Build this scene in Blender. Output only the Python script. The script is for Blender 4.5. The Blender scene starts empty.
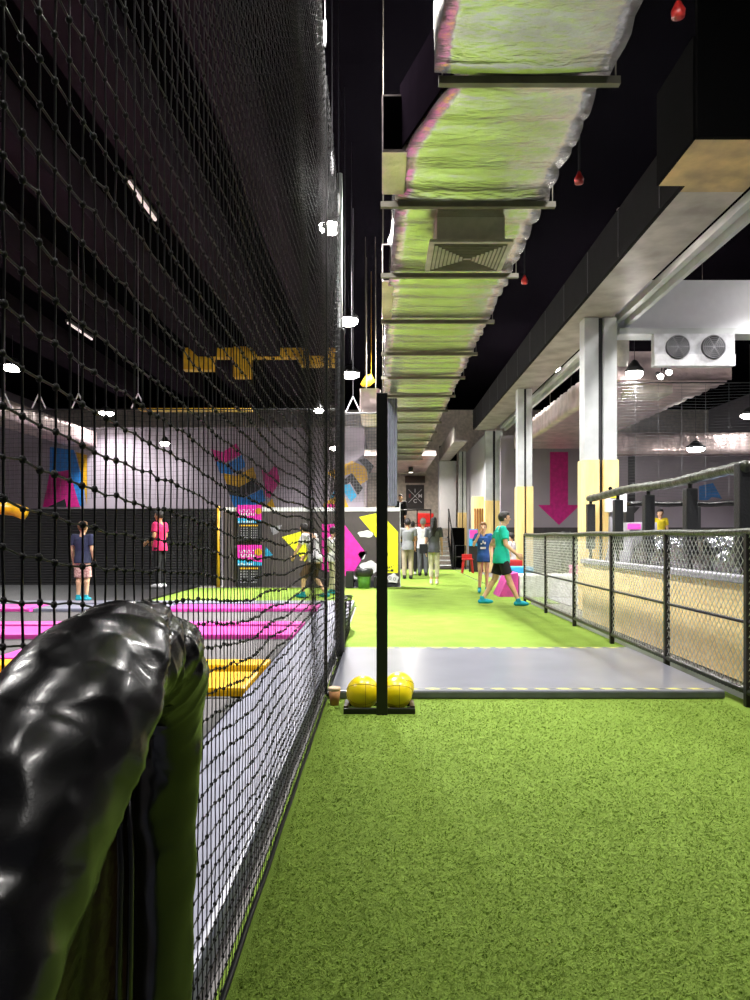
import bpy, bmesh, math, random
import numpy as np
from mathutils import Vector, Matrix, noise
random.seed(7); rng = np.random.default_rng(7)
S = bpy.context.scene; COL = S.collection
PI = math.pi
# ---------------------------------------------------------------- camera, world, exposure
EYE = 1.15                      # camera height; the camera looks along +Y
cam = bpy.data.cameras.new('camera'); camo = bpy.data.objects.new('camera', cam); COL.objects.link(camo)
cam.sensor_fit = 'VERTICAL'; cam.sensor_height = 36; cam.lens = 27.36; cam.clip_start = 0.02; cam.clip_end = 200
cam.shift_x = -0.007; cam.shift_y = 0.037
camo.location = (0, 0, EYE); camo.rotation_euler = (PI/2, 0, 0)
S.camera = camo
W = bpy.data.worlds.new('world'); S.world = W; W.use_nodes = True
W.node_tree.nodes['Background'].inputs[0].default_value = (0.62, 0.60, 0.75, 1)
W.node_tree.nodes['Background'].inputs[1].default_value = 0.035
S.view_settings.view_transform = 'Standard'; S.view_settings.look = 'None'
S.view_settings.gamma = 1; S.view_settings.use_curve_mapping = False
S.view_settings.exposure = 0.95
S.cycles.use_denoising = True
S.cycles.max_bounces = 6
LAMP = 1.0                      # one dial for every ceiling lamp

def px(x, y, Y):                # reading a measurement: pixel + distance -> place
    return ((x-382)*Y/760, Y, EYE-(y-537)*Y/760)
# ---------------------------------------------------------------- materials
def lin(c):
    return tuple(((v/255)/12.92 if v/255 <= .04045 else ((v/255+.055)/1.055)**2.4) for v in c)+(1,)
def mat(name, rgb, rough=.6, metal=0, noise=None, bump=0, bscale=40, emit=0, spec=.5, col2=None, nscale=8, coords='Object', stretch=(1,1,1), coat=0):
    m = bpy.data.materials.new(name); m.use_nodes = True; nt = m.node_tree; b = nt.nodes['Principled BSDF']
    b.inputs['Base Color'].default_value = lin(rgb); b.inputs['Roughness'].default_value = rough
    b.inputs['Metallic'].default_value = metal; b.inputs['Specular IOR Level'].default_value = spec
    b.inputs['Coat Weight'].default_value = coat
    tc = nt.nodes.new('ShaderNodeTexCoord'); mp = nt.nodes.new('ShaderNodeMapping'); mp.inputs['Scale'].default_value = stretch
    nt.links.new(tc.outputs[coords], mp.inputs[0])
    c2 = col2 if col2 else tuple(v*.86 for v in rgb)
    n = nt.nodes.new('ShaderNodeTexNoise'); n.inputs['Scale'].default_value = nscale; n.inputs['Detail'].default_value = 5
    nt.links.new(mp.outputs[0], n.inputs['Vector'])
    r = nt.nodes.new('ShaderNodeMapRange'); r.inputs[1].default_value = .35; r.inputs[2].default_value = .65
    nt.links.new(n.outputs[0], r.inputs[0])
    mx = nt.nodes.new('ShaderNodeMix'); mx.data_type = 'RGBA'
    mx.inputs[6].default_value = lin(rgb); mx.inputs[7].default_value = lin(c2)
    nt.links.new(r.outputs[0], mx.inputs[0]); nt.links.new(mx.outputs[2], b.inputs['Base Color'])
    if bump:
        n2 = nt.nodes.new('ShaderNodeTexNoise'); n2.inputs['Scale'].default_value = bscale; n2.inputs['Detail'].default_value = 4
        nt.links.new(mp.outputs[0], n2.inputs['Vector'])
        bp = nt.nodes.new('ShaderNodeBump'); bp.inputs['Strength'].default_value = bump; bp.inputs['Distance'].default_value = .02
        nt.links.new(n2.outputs[0], bp.inputs['Height']); nt.links.new(bp.outputs[0], b.inputs['Normal'])
    if emit:
        b.inputs['Emission Color'].default_value = lin(rgb); b.inputs['Emission Strength'].default_value = emit
    return m
def wavebump(m, scale, strength, axis='Z', dist=.02):
    nt = m.node_tree; b = nt.nodes['Principled BSDF']; tc = nt.nodes.new('ShaderNodeTexCoord')
    w = nt.nodes.new('ShaderNodeTexWave'); w.bands_direction = axis; w.inputs['Scale'].default_value = scale; w.inputs['Distortion'].default_value = .6
    nt.links.new(tc.outputs['Object'], w.inputs[0]); bp = nt.nodes.new('ShaderNodeBump')
    bp.inputs['Strength'].default_value = strength; bp.inputs['Distance'].default_value = dist
    nt.links.new(w.outputs[1], bp.inputs['Height']); nt.links.new(bp.outputs[0], b.inputs['Normal']); return m
M = {}
M['turf'] = mat('turf', (135,164,66), .85, col2=(124,153,57), nscale=3.2, bump=.8, bscale=320, spec=.15)
nt = M['turf'].node_tree
M['blade'] = mat('turf_blades', (129,154,60), .8, col2=(110,135,46), nscale=26, spec=.25)
M['blade'].node_tree.nodes['Principled BSDF'].inputs['Subsurface Weight'].default_value = 0
M['concrete'] = mat('concrete', (120,116,116), .7, nscale=5, bump=.2)
M['black'] = mat('black_paint', (16,16,18), .45, nscale=10)
M['matte_black'] = mat('matte_black', (9,9,10), 1, nscale=2, spec=.05)
M['ceiling'] = mat('ceiling_black', (9,8,12), 1, nscale=1, spec=0)
M['beam_violet'] = mat('ceiling_beam', (34,28,35), 1, nscale=2, spec=0)
M['net'] = mat('net_rope', (9,9,10), .5, nscale=60, spec=.3)
M['net_grey'] = mat('grey_net', (120,120,126), .6)
M['net_dark'] = mat('dark_net', (40,40,44), .6)
M['vinyl'] = mat('black_vinyl', (10,10,11), .27, nscale=6, bump=.04, bscale=500, spec=.7, coat=.15)
M['vinyl_brown'] = mat('dark_lining', (48,31,14), .35, nscale=7, bump=.2, bscale=60, spec=.6)
M['pad_black'] = mat('padded_black', (20,21,23), .5, nscale=12, bump=.3, bscale=50)
M['foil'] = mat('duct_foil', (215,214,208), .26, metal=.92, col2=(190,186,180), nscale=2.5, bump=.55, bscale=9, stretch=(1,2.2,1))
M['foil_dull'] = mat('duct_foil_dull', (226,206,204), .35, metal=.75, nscale=3, bump=.6, bscale=14)
M['duct_dark'] = mat('duct_dark_wrap', (13,9,14), 1, spec=0)
M['diffuser'] = mat('diffuser_paint', (196,190,180), .5)
M['steel_strap'] = mat('strap_steel', (116,112,100), .5, metal=.4)
M['steel'] = mat('column_steel', (196,199,200), .42, metal=.25, col2=(178,181,182), nscale=3)
M['groove'] = mat('groove', (44,44,48), .6)
M['ply'] = mat('plywood', (240,214,150), .55, col2=(226,196,126), nscale=3, stretch=(3,3,.5), bump=.08)
M['osb'] = mat('chipboard', (246,224,166), .6, col2=(228,196,134), nscale=26, bump=.12, bscale=60)
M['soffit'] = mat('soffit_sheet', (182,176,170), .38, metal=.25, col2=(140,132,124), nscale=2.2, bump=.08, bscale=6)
M['soffit_tan'] = mat('soffit_tan', (206,176,118), .5, col2=(150,130,96), nscale=2.6)  # yellowish tan, greyer in random patches
M['fascia'] = mat('fascia', (20,19,20), .7, col2=(14,13,14), nscale=3, spec=.05)
M['wall'] = mat('lilac_grey_wall', (150,141,152), .8, col2=(144,135,146), nscale=1.5)
M['wall_beige'] = mat('beige_grey_wall', (226,215,204), .8)
M['wall_light'] = mat('light_grey_paint', (204,204,210), .6, col2=(200,200,206))
M['dark_grey'] = mat('dark_grey', (62,58,60), .7)
M['panel_black'] = wavebump(mat('ribbed_black_mat', (30,30,33), .65), 5, .6)
M['panel_grey'] = mat('panel_dark_grey', (72,64,66), .6, nscale=3)
M['white'] = mat('white_paint', (232,232,236), .5)
M['magenta'] = mat('magenta', (236,40,176), .55)
M['magenta_deep'] = mat('magenta_deep', (196,24,128), .6)
M['pink_pad'] = mat('pink_vinyl', (226,74,176), .35)
M['yellow'] = mat('yellow_print', (240,240,30), .55)
M['yellow_pad'] = mat('yellow_vinyl', (248,190,16), .35)
M['ball'] = mat('ball_yellow', (240,212,10), .3, nscale=3, spec=.5)
M['ball_seam'] = mat('ball_seam', (150,120,6), .6)
M['gold'] = mat('mustard_paint', (206,158,26), .5)
M['blue'] = mat('blue_print', (30,120,200), .55)
M['cyan'] = mat('cyan_print', (40,160,210), .5)
M['navyprint'] = mat('charcoal_print', (34,34,40), .6)
M['lavender'] = mat('lavender_vinyl', (122,124,142), .42, nscale=3)
M['mat_grey'] = mat('mat_grey_vinyl', (118,120,130), .28, nscale=2.5, col2=(110,112,122), spec=.6)
M['mat_side'] = mat('mat_side_vinyl', (96,100,104), .4)
M['bed'] = mat('trampoline_bed', (84,80,82), .7, nscale=60, bump=.3, bscale=200)
M['wood_dark'] = mat('dark_wood', (70,50,28), .5, nscale=12, stretch=(1,6,1))
M['wood_red'] = mat('brown_wood', (150,92,40), .5, nscale=8)
M['cup'] = mat('cup_brown', (176,124,74), .6); M['cup_lid'] = mat('cup_rim', (226,200,170), .6)
M['hazard'] = None
M['wire'] = mat('fence_wire', (205,208,204), .45, metal=.2)
M['rail_green'] = mat('rail_olive', (36,40,26), .3, nscale=14, bump=.4, bscale=30)
M['red'] = mat('red_plastic', (176,24,22), .45)
M['sprinkler'] = mat('sprinkler_red', (150,30,26), .4)
M['green_bin'] = mat('bin_green', (104,160,84), .5); M['bag'] = mat('bin_bag', (34,36,40), .35, bump=.6, bscale=20)
M['fan_white'] = mat('fan_unit_white', (214,214,220), .45)
M['grill'] = mat('fan_grill', (170,170,176), .4, metal=.5)
M['foam_grey'] = mat('foam_grey', (150,148,158), .6)
M['silver_film'] = mat('silver_film', (150,152,158), .2, metal=.85, bump=1.0, bscale=9, col2=(36,36,42), nscale=4)
M['lens'] = mat('lamp_lens', (255,250,244), .5, emit=22)
M['tube'] = mat('tube_lamp', (255,235,235), .5, emit=.35)
M['lens_dim'] = mat('downlight_lens', (255,245,225), .5, emit=3)
M['skin'] = mat('skin_light', (222,176,142), .55); M['skin_tan'] = mat('skin_tan', (190,140,104), .55)
M['hair'] = mat('hair_dark', (30,24,24), .5, bump=.6, bscale=120); M['hair_brown'] = mat('hair_brown', (120,84,52), .5, bump=.6, bscale=120)
M['hair_grey'] = mat('hair_grey', (150,146,144), .6, bump=.6, bscale=120)
M['eye'] = mat('eye_dark', (20,16,16), .2); M['lip'] = mat('lips', (170,96,84), .5)
M['teal'] = mat('teal_cloth', (14,196,172), .8, bump=.3, bscale=14); M['teal_sock'] = mat('teal_sock', (0,150,170), .8)
M['navy'] = mat('navy_cloth', (42,48,78), .85, bump=.3, bscale=14); M['royal'] = mat('royal_blue_cloth', (26,74,140), .85, bump=.3, bscale=14)
M['blackcloth'] = mat('black_cloth', (18,18,22), .85); M['greycloth'] = mat('grey_cloth', (126,128,130), .85, bump=.3, bscale=14)
M['darkgreycloth'] = mat('slate_cloth', (90,92,98), .85, bump=.3, bscale=14)
M['khaki'] = mat('khaki_cloth', (164,152,128), .85, bump=.3, bscale=10); M['whitecloth'] = mat('white_cloth', (222,220,222), .85, bump=.3, bscale=12)
M['cream'] = mat('cream_cloth', (214,206,180), .85, bump=.3, bscale=12); M['pinkcloth'] = mat('pink_cloth', (222,36,104), .85, bump=.3, bscale=12)
M['yellowcloth'] = mat('yellow_cloth', (226,204,40), .85); M['floral'] = mat('floral_cloth', (150,96,100), .85, col2=(214,180,170), nscale=34)
M['browncloth'] = mat('brown_cloth', (96,72,52), .85)
# hazard tape : slanted stripes
def hazard():
    m = bpy.data.materials.new('hazard_tape'); m.use_nodes = True; nt = m.node_tree; b = nt.nodes['Principled BSDF']
    tc = nt.nodes.new('ShaderNodeTexCoord'); w = nt.nodes.new('ShaderNodeTexWave'); w.bands_direction = 'DIAGONAL'; w.inputs['Scale'].default_value = 4
    cr = nt.nodes.new('ShaderNodeValToRGB'); cr.color_ramp.interpolation = 'CONSTANT'
    cr.color_ramp.elements[0].color = lin((96,100,104)); cr.color_ramp.elements[1].color = lin((216,214,96)); cr.color_ramp.elements[1].position = .5
    nt.links.new(tc.outputs['Object'], w.inputs[0]); nt.links.new(w.outputs[1], cr.inputs[0]); nt.links.new(cr.outputs[0], b.inputs['Base Color'])
    return m
M['hazard'] = hazard()
# ---------------------------------------------------------------- mesh builder
class MB:
    def __init__(s): s.v = []; s.f = []
    def add(s, v, f):
        n = len(s.v); s.v += [tuple(map(float, p)) for p in v]; s.f += [tuple(i+n for i in q) for q in f]; return s
    def box(s, x0, x1, y0, y1, z0, z1, bev=0):
        if bev:
            bm = bmesh.new(); bmesh.ops.create_cube(bm, size=1)
            for v in bm.verts: v.co = Vector(((x0+x1)/2+v.co.x*(x1-x0), (y0+y1)/2+v.co.y*(y1-y0), (z0+z1)/2+v.co.z*(z1-z0)))
            bmesh.ops.bevel(bm, geom=bm.edges[:], offset=bev, segments=2, profile=.7, affect='EDGES')
            bm.verts.index_update(); s.add([v.co for v in bm.verts], [[v.index for v in f.verts] for f in bm.faces]); bm.free(); return s
        v = [(x,y,z) for x in (x0,x1) for y in (y0,y1) for z in (z0,z1)]
        return s.add(v, [(0,1,3,2),(4,6,7,5),(0,4,5,1),(2,3,7,6),(0,2,6,4),(1,5,7,3)])
    def tube(s, pts, rs, n=10, caps=True, sq=1.0, up=None):
        pts = [Vector(p) for p in pts]; rs = rs if hasattr(rs, '__len__') else [rs]*len(pts)
        base = len(s.v); prev = None
        for i, p in enumerate(pts):
            t = (pts[min(i+1,len(pts)-1)]-pts[max(i-1,0)]).normalized()
            if prev is None:
                a = Vector(up) if up else (Vector((0,0,1)) if abs(t.z) < .9 else Vector((0,1,0)))
            else: a = prev
            u = (a-t*a.dot(t)).normalized(); w = t.cross(u); prev = u
            for k in range(n):
                an = 2*PI*k/n; s.v.append(tuple(p+u*rs[i]*math.cos(an)*sq+w*rs[i]*math.sin(an)))
        for i in range(len(pts)-1):
            for k in range(n):
                a = base+i*n+k; b = base+i*n+(k+1)%n; s.f.append((a,b,b+n,a+n))
        if caps: s.f.append(tuple(base+k for k in reversed(range(n)))); s.f.append(tuple(base+(len(pts)-1)*n+k for k in range(n)))
        return s
    def ell(s, c, r, n=16, m=10, rot=None):
        v = []; f = []; r = r if hasattr(r, '__len__') else (r,r,r)
        for j in range(m+1):
            th = PI*j/m
            for i in range(n):
                ph = 2*PI*i/n; p = Vector((r[0]*math.sin(th)*math.cos(ph), r[1]*math.sin(th)*math.sin(ph), r[2]*math.cos(th)))
                if rot: p = rot@p
                v.append(p+Vector(c))
        for j in range(m):
            for i in range(n):
                a = j*n+i; b = j*n+(i+1)%n
                if j == 0: f.append((0, a+n, b+n))
                elif j == m-1: f.append((a, (m*n), b))
                else: f.append((a, a+n, b+n, b))
        return s.add(v, f)
    def prism(s, pts, axis, a, b):        # outline pts (u,w) pushed along axis from a to b
        n = len(pts)
        def P(u, w, d): return {'y': (u, d, w), 'x': (d, u, w), 'z': (u, w, d)}[axis]
        v = [P(u, w, a) for u, w in pts]+[P(u, w, b) for u, w in pts]
        f = [tuple(range(n)), tuple(reversed(range(n, 2*n)))]+[(i, i+n, (i+1) % n+n, (i+1) % n) for i in range(n)]
        return s.add(v, f)
    def lathe(s, prof, c=(0,0,0), n=20):
        v = [(c[0]+r*math.cos(2*PI*k/n), c[1]+r*math.sin(2*PI*k/n), c[2]+z) for r, z in prof for k in range(n)]
        f = [(i*n+k, i*n+(k+1) % n, (i+1)*n+(k+1) % n, (i+1)*n+k) for i in range(len(prof)-1) for k in range(n)]
        f += [tuple(reversed(range(n))), tuple((len(prof)-1)*n+k for k in range(n))]
        return s.add(v, f)
ORG = {}
def empty(name, loc=(0,0,0), rz=0):
    o = bpy.data.objects.new(name, None); COL.objects.link(o); o.location = loc; o.rotation_euler = (0,0,rz)
    o.empty_display_size = .1; ORG[o.name] = Vector(loc); return o
def tag(o, label=None, cat=None, group=None, kind=None):
    if label: o['label'] = label
    if cat: o['category'] = cat
    if group: o['group'] = group
    if kind: o['kind'] = kind
    return o
def thing(name, label, cat, loc=(0,0,0), group=None): return tag(empty(name, loc), label, cat, group)
def obj(name, mb, m, parent=None, smooth=False, label=None, local=False):
    if isinstance(mb, MB):
        V = np.array(mb.v, dtype=float); F = mb.f
    else: V, F = mb; V = np.array(V, dtype=float)
    if parent is not None:
        org = Vector((0,0,0)) if local else ORG[parent.name]
    else:
        lo = V.min(0); hi = V.max(0); org = Vector(((lo[0]+hi[0])/2, (lo[1]+hi[1])/2, lo[2]))
    V = V-np.array(org)
    me = bpy.data.meshes.new(name)
    if isinstance(F, np.ndarray):
        k = F.shape[1]; me.vertices.add(len(V)); me.vertices.foreach_set('co', V.astype(np.float32).ravel())
        me.loops.add(F.size); me.loops.foreach_set('vertex_index', F.astype(np.int32).ravel())
        me.polygons.add(len(F)); me.polygons.foreach_set('loop_start', np.arange(0, F.size, k, dtype=np.int32))
        me.update(calc_edges=True); me.validate()
    else: me.from_pydata([tuple(p) for p in V], [], F)
    me.materials.append(M[m] if isinstance(m, str) else m)
    if smooth: me.polygons.foreach_set('use_smooth', [True]*len(me.polygons))
    me.update()
    o = bpy.data.objects.new(name, me); COL.objects.link(o)
    if parent is not None:
        o.parent = parent; ORG[o.name] = org
    else: o.location = org; ORG[o.name] = org
    if label: o['label'] = label
    return o
def struct(name, mb, m, parent=None, smooth=False):
    o = obj(name, mb, m, parent, smooth)
    if parent is None: o['kind'] = 'structure'
    return o
def copy_tree(o, parent=None):
    c = o.copy(); COL.objects.link(c); c.parent = parent
    for ch in list(o.children): copy_tree(ch, c)
    return c
def remeshed(mb, voxel, smooth=3):
    me = bpy.data.meshes.new('tmp'); me.from_pydata(mb.v, [], mb.f); me.update()
    bm = bmesh.new(); bm.from_mesh(me); bmesh.ops.recalc_face_normals(bm, faces=bm.faces); bm.to_mesh(me); bm.free()
    o = bpy.data.objects.new('tmp', me); COL.objects.link(o)
    r = o.modifiers.new('r', 'REMESH'); r.mode = 'VOXEL'; r.voxel_size = voxel; r.adaptivity = 0
    if smooth: q = o.modifiers.new('s', 'SMOOTH'); q.iterations = smooth; q.factor = .5
    dg = bpy.context.evaluated_depsgraph_get(); dg.update(); ev = o.evaluated_get(dg); m2 = ev.to_mesh()
    V = np.empty(len(m2.vertices)*3, dtype=np.float32); m2.vertices.foreach_get('co', V)
    F = [tuple(p.vertices) for p in m2.polygons]; ev.to_mesh_clear()
    bpy.data.objects.remove(o); bpy.data.meshes.remove(me)
    return V.reshape(-1, 3), F
def text_mb(s, body, size, origin, axis='y', flip=False, depth=.004, gap=0):
    """letters as thin solid shapes facing -Y at origin (centre)."""
    cu = bpy.data.curves.new('t', 'FONT'); cu.body = body; cu.size = size; cu.extrude = depth; cu.align_x = 'CENTER'; cu.align_y = 'CENTER'; cu.resolution_u = 3
    cu.offset = size*.02
    o = bpy.data.objects.new('t', cu); COL.objects.link(o); dg = bpy.context.evaluated_depsgraph_get(); me = o.evaluated_get(dg).to_mesh()
    V = [(origin[0]+v.co.x, origin[1]-v.co.z, origin[2]+v.co.y) for v in me.vertices]; F = [tuple(p.vertices) for p in me.polygons]
    o.evaluated_get(dg).to_mesh_clear(); bpy.data.objects.remove(o); bpy.data.curves.remove(cu)
    return s.add(V, F)
# rope lattice: P is (n,m,3); n ropes run along j, m ropes run along i
OCT = np.array([(1,0,0),(-1,0,0),(0,1,0),(0,-1,0),(0,0,1),(0,0,-1)], float)
OCTF = np.array([(0,2,4),(2,1,4),(1,3,4),(3,0,4),(2,0,5),(1,2,5),(3,1,5),(0,3,5)])
def lattice(P, r, knot=0, plane='yz', sides=4):
    n, m, _ = P.shape; V = []; F = []; base = 0
    for ax in (0, 1):
        Q = P if ax == 0 else P.transpose(1, 0, 2); a, b, _ = Q.shape
        an = np.arange(sides)*2*PI/sides+PI/4
        # ropes along the second index: first pass near-vertical, second near-horizontal
        if ax == 0: off = np.stack([np.cos(an), np.sin(an), an*0], 1)
        elif plane == 'yz': off = np.stack([np.cos(an), an*0, np.sin(an)], 1)
        else: off = np.stack([an*0, np.cos(an), np.sin(an)], 1)
        R = Q[:, :, None, :]+off[None, None]*r
        V.append(R.reshape(-1, 3))
        I = np.arange(a*b*sides).reshape(a, b, sides)+base
        A = I[:, :-1, :]; B = np.roll(I, -1, 2)[:, :-1, :]; C = np.roll(I, -1, 2)[:, 1:, :]; D = I[:, 1:, :]
        F.append(np.stack([A, B, C, D], -1).reshape(-1, 4)); base += a*b*sides
    if knot:
        K = P.reshape(-1, 3); sc = knot*(.8+.45*rng.random(len(K)))
        # rounded knot: octahedron + edge midpoints pushed out (18 verts)
        mids = []; quads = []
        ring = [(1,0,0),(.7,.7,0),(0,1,0),(-.7,.7,0),(-1,0,0),(-.7,-.7,0),(0,-1,0),(.7,-.7,0)]
        T = np.array([(x, y, 0) for x, y, _ in ring]+[(x*.7, y*.7, .75) for x, y, _ in ring]+[(x*.7, y*.7, -.75) for x, y, _ in ring]+[(x*.15, y*.15, 1.05) for x, y, _ in ring]+[(x*.15, y*.15, -1.05) for x, y, _ in ring])
        q = []
        for k in range(8):
            k2 = (k+1) % 8
            q += [(k, k2, 8+k2, 8+k), (16+k, 16+k2, k2, k), (8+k, 8+k2, 24+k2, 24+k), (32+k, 32+k2, 16+k2, 16+k)]
        q = np.array(q)
        VV = K[:, None, :]+T[None]*sc[:, None, None]
        V.append(VV.reshape(-1, 3)); F.append((q[None]+(np.arange(len(K))*40)[:, None, None]+base).reshape(-1, 4))
    return np.concatenate(V), np.concatenate(F)

# ================================================================ STRUCTURE
H_CEIL = 6.6
struct('floor', MB().box(-14, 14, -4, 33, -.12, -.02), 'concrete')
turf = MB().box(-.42, 2.56, -4, 17.45, -.02, 0); turf.box(.45, 2.5, 17.45, 26.8, -.02, 0)
turf.box(2.56, 3.1, 13.25, 26.8, -.02, 0); turf.box(-4.2, -.42, 12.7, 17.2, -.02, 0)
o = obj('artificial_turf', turf, 'turf'); tag(o, 'bright green artificial turf carpet running down the hall', 'artificial turf')
struct('ceiling', MB().box(-14, 14, -4, 33, H_CEIL, H_CEIL+.2), 'ceiling')
struct('wall_left', MB().box(-14.2, -14, -4, 33, -.1, H_CEIL), 'wall')
struct('wall_right', MB().box(14, 14.2, -4, 33, -.1, H_CEIL), 'wall')
struct('wall_back', MB().box(-14, -.62, 26, 26.2, -.1, 4.9), 'wall')
struct('wall_back_upper', MB().box(-14, 14, 32.6, 32.8, -.1, H_CEIL), 'wall_beige')
struct('wall_divider', MB().box(-.8, -.62, 26.2, 32.6, -.1, 4.9), 'wall')
struct('wall_right_room', MB().box(3.75, 14, 24, 24.2, 1.45, 4.35), 'wall')
struct('wall_right_room_base', MB().box(3.75, 14, 23.9, 24.2, -.1, 1.45), 'dark_grey')
struct('wall_dark_left', MB().box(-14, -3.8, 17.9, 18.05, 0, 1.82), 'panel_black')
struct('wall_bulkhead', MB().box(3.75, 12, 12.1, 12.4, 4.46, 5.24), 'wall_light')
struct('trim_1', MB().box(3.75, 12, 12.0, 12.4, 4.36, 4.45), 'steel')
# ceiling beams
for i, (x0, x1) in enumerate([(-1.9,-1.5), (-3.3,-2.7), (-4.9,-4.4), (-6.8,-6.1), (-9,-8.3)]):
    struct('trim_%d' % (i+2), MB().box(x0, x1, 0, 26, 5.95, H_CEIL-.02), 'beam_violet')
# long beam over the side openings
b = struct('trim_11', MB().box(2.93, 2.98, 7.47, 24.5, 4.6, 5.22), 'fascia')
mb = MB()
for k in range(12): mb.box(2.921, 2.929, 8+k*1.4, 8.02+k*1.4, 4.62, 5.2)
obj('seam', mb, 'groove', b)
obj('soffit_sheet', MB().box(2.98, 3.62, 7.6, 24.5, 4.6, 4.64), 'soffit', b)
obj('soffit_board', MB().box(2.98, 3.62, 6.6, 7.6, 4.6, 4.64).box(2.72, 2.98, 6.6, 7.47, 4.6, 4.64), 'soffit_tan', b)  # near end of the soffit, yellower than the sheet beyond
obj('end_panel', MB().box(2.72, 3.62, 6.55, 6.6, 4.6, 5.9).box(2.70, 2.72, 6.6, 7.47, 4.6, 5.5), 'matte_black', b)
struct('trim_12', MB().box(3.72, 3.8, -1, 24, 4.56, 4.66).box(3.86, 3.92, -1, 24, 4.5, 4.7).box(3.8, 3.86, -1, 24, 4.6, 4.7), 'steel')
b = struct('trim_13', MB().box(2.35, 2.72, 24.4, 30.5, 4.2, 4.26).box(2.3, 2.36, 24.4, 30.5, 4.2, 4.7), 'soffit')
obj('end_panel', MB().box(2.3, 3.0, 30.45, 30.5, 4.2, 4.8), 'fascia', b)
struct('wall_hanging_box', MB().box(2.3, 2.97, 30.5, 31.2, 1.5, 4.2), 'wall_light')
struct('wall_side', MB().box(3.45, 3.6, 25.2, 32.6, 0, 4.6), 'wall_light')
# columns
def column(Y, wood, label, x0=3.15, x1=3.70, top=4.6):
    t = thing('column', label, 'column', ((x0+x1)/2, Y, 0), 'columns along the side openings'); w = x1-x0
    obj('steel_casing', MB().box(x0+.02, x0+w*.44, Y, Y+.3, wood-.1, top-.01, .004).box(x0+w*.58, x1-.02, Y, Y+.3, wood-.1, top-.01, .004), 'steel', t)
    obj('track', MB().box(x0+w*.44, x0+w*.58, Y+.06, Y+.24, 0, top-.01), 'groove', t)
    obj('timber_cladding', MB().box(x0, x0+w*.45, Y-.03, Y+.33, 0, wood, .004).box(x0+w*.57, x1, Y-.03, Y+.33, 0, wood, .004), 'ply', t)
column(11.9, 2.36, 'nearest grey steel column with pale timber cladding, behind the padded rail')
column(17.6, 2.32, 'grey steel column with timber base behind the walker in the teal shirt', 3.13, 3.50)
column(24.6, 2.33, 'grey steel column with timber base behind the girl in the blue shirt', 3.33, 3.92)
column(29.6, 2.10, 'farthest slim steel column with timber base near the staircase', 2.98, 3.3, 4.5)

# ================================================================ DUCTS
def ripple_duct(x0, x1, Y0, Y1, z0, z1, amp=.018, pitch=.30, taper=None, nx=10):
    """foil wrapped box duct, bulging between its bands"""
    ys = np.linspace(Y0, Y1, int((Y1-Y0)/pitch*6)); mb = MB(); per = []
    for y in ys:
        a = x0 if taper is None else float(np.interp(y, taper[0], taper[1]))
        k = abs(math.sin(PI*y/pitch))**.6*amp + .006*math.sin(7*y)+.004*math.sin(17.3*y)
        ring = []
        for i in range(nx+1): u = i/nx; ring.append((a-k+(x1-a+2*k)*u, y, z0-k*1.0-.010*math.sin(PI*u)*(1+math.sin(y*5))))
        for i in range(1, 5): u = i/4; ring.append((x1+k+.006*math.sin(9*y+i*3), y, z0+(z1-z0)*u))
        for i in range(1, nx+1): u = 1-i/nx; ring.append((a-k+(x1-a+2*k)*u, y, z1+k))
        for i in range(1, 4): u = 1-i/4; ring.append((a-k-.006*math.sin(11*y+i), y, z0+(z1-z0)*u))
        per.append(ring)
    n = len(per[0])
    for r in per: mb.v += r
    for j in range(len(per)-1):
        for i in range(n): a = j*n+i; b = j*n+(i+1) % n; mb.f.append((a, b, b+n, a+n))
    mb.f.append(tuple(range(n))); mb.f.append(tuple((len(per)-1)*n+i for i in reversed(range(n))))
    return mb
du = thing('air_duct', 'long silver foil wrapped ventilation duct hanging over the turf', 'air duct', (.65, 2, 3.6))
obj('duct_run', ripple_duct(.1, 1.19, 4.0, 24.2, 3.62, 4.02, taper=([4.0,4.03,4.85,5.5,9,24],[.42,.42,.16,.12,.06,0.03])), 'foil', du, True)
obj('duct_end_section', ripple_duct(.29, 1.2, .8, 4.02, 3.62, 4.02, amp=.012, pitch=.6), 'foil', du, True)
obj('reducer_side', MB().prism([(.385,4.02),(.115,4.86),(.125,4.87),(.395,4.04)], 'z', 3.63, 4.04), 'duct_dark', du)
for (a, b_, x) in ((4.84,5.44,0.0), (7.3,8.6,-.0)):
    q = obj('side_box', MB().box(x, .16 if a < 6 else .11, a, b_, 3.6, 3.97, .008), 'foil_dull', du)
    obj('box_end', MB().box(x+.01, .13, a-.012, a-.002, 3.62, 3.95), 'duct_dark', q)
for k, y in enumerate([4.03+1.5*i for i in range(14)]):
    xl = .05 if y > 5 else .36
    obj('strap_bar', MB().box(xl-.06, 1.26, y-.02, y+.02, 3.545, 3.585), 'steel_strap', du)
    obj('hanger_rod', MB().tube([(1.24,y,3.585),(1.24,y,H_CEIL)], .004, 6).tube([(xl-.04,y,3.585),(xl-.04,y,H_CEIL)], .004, 6), 'steel_strap', du)
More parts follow.
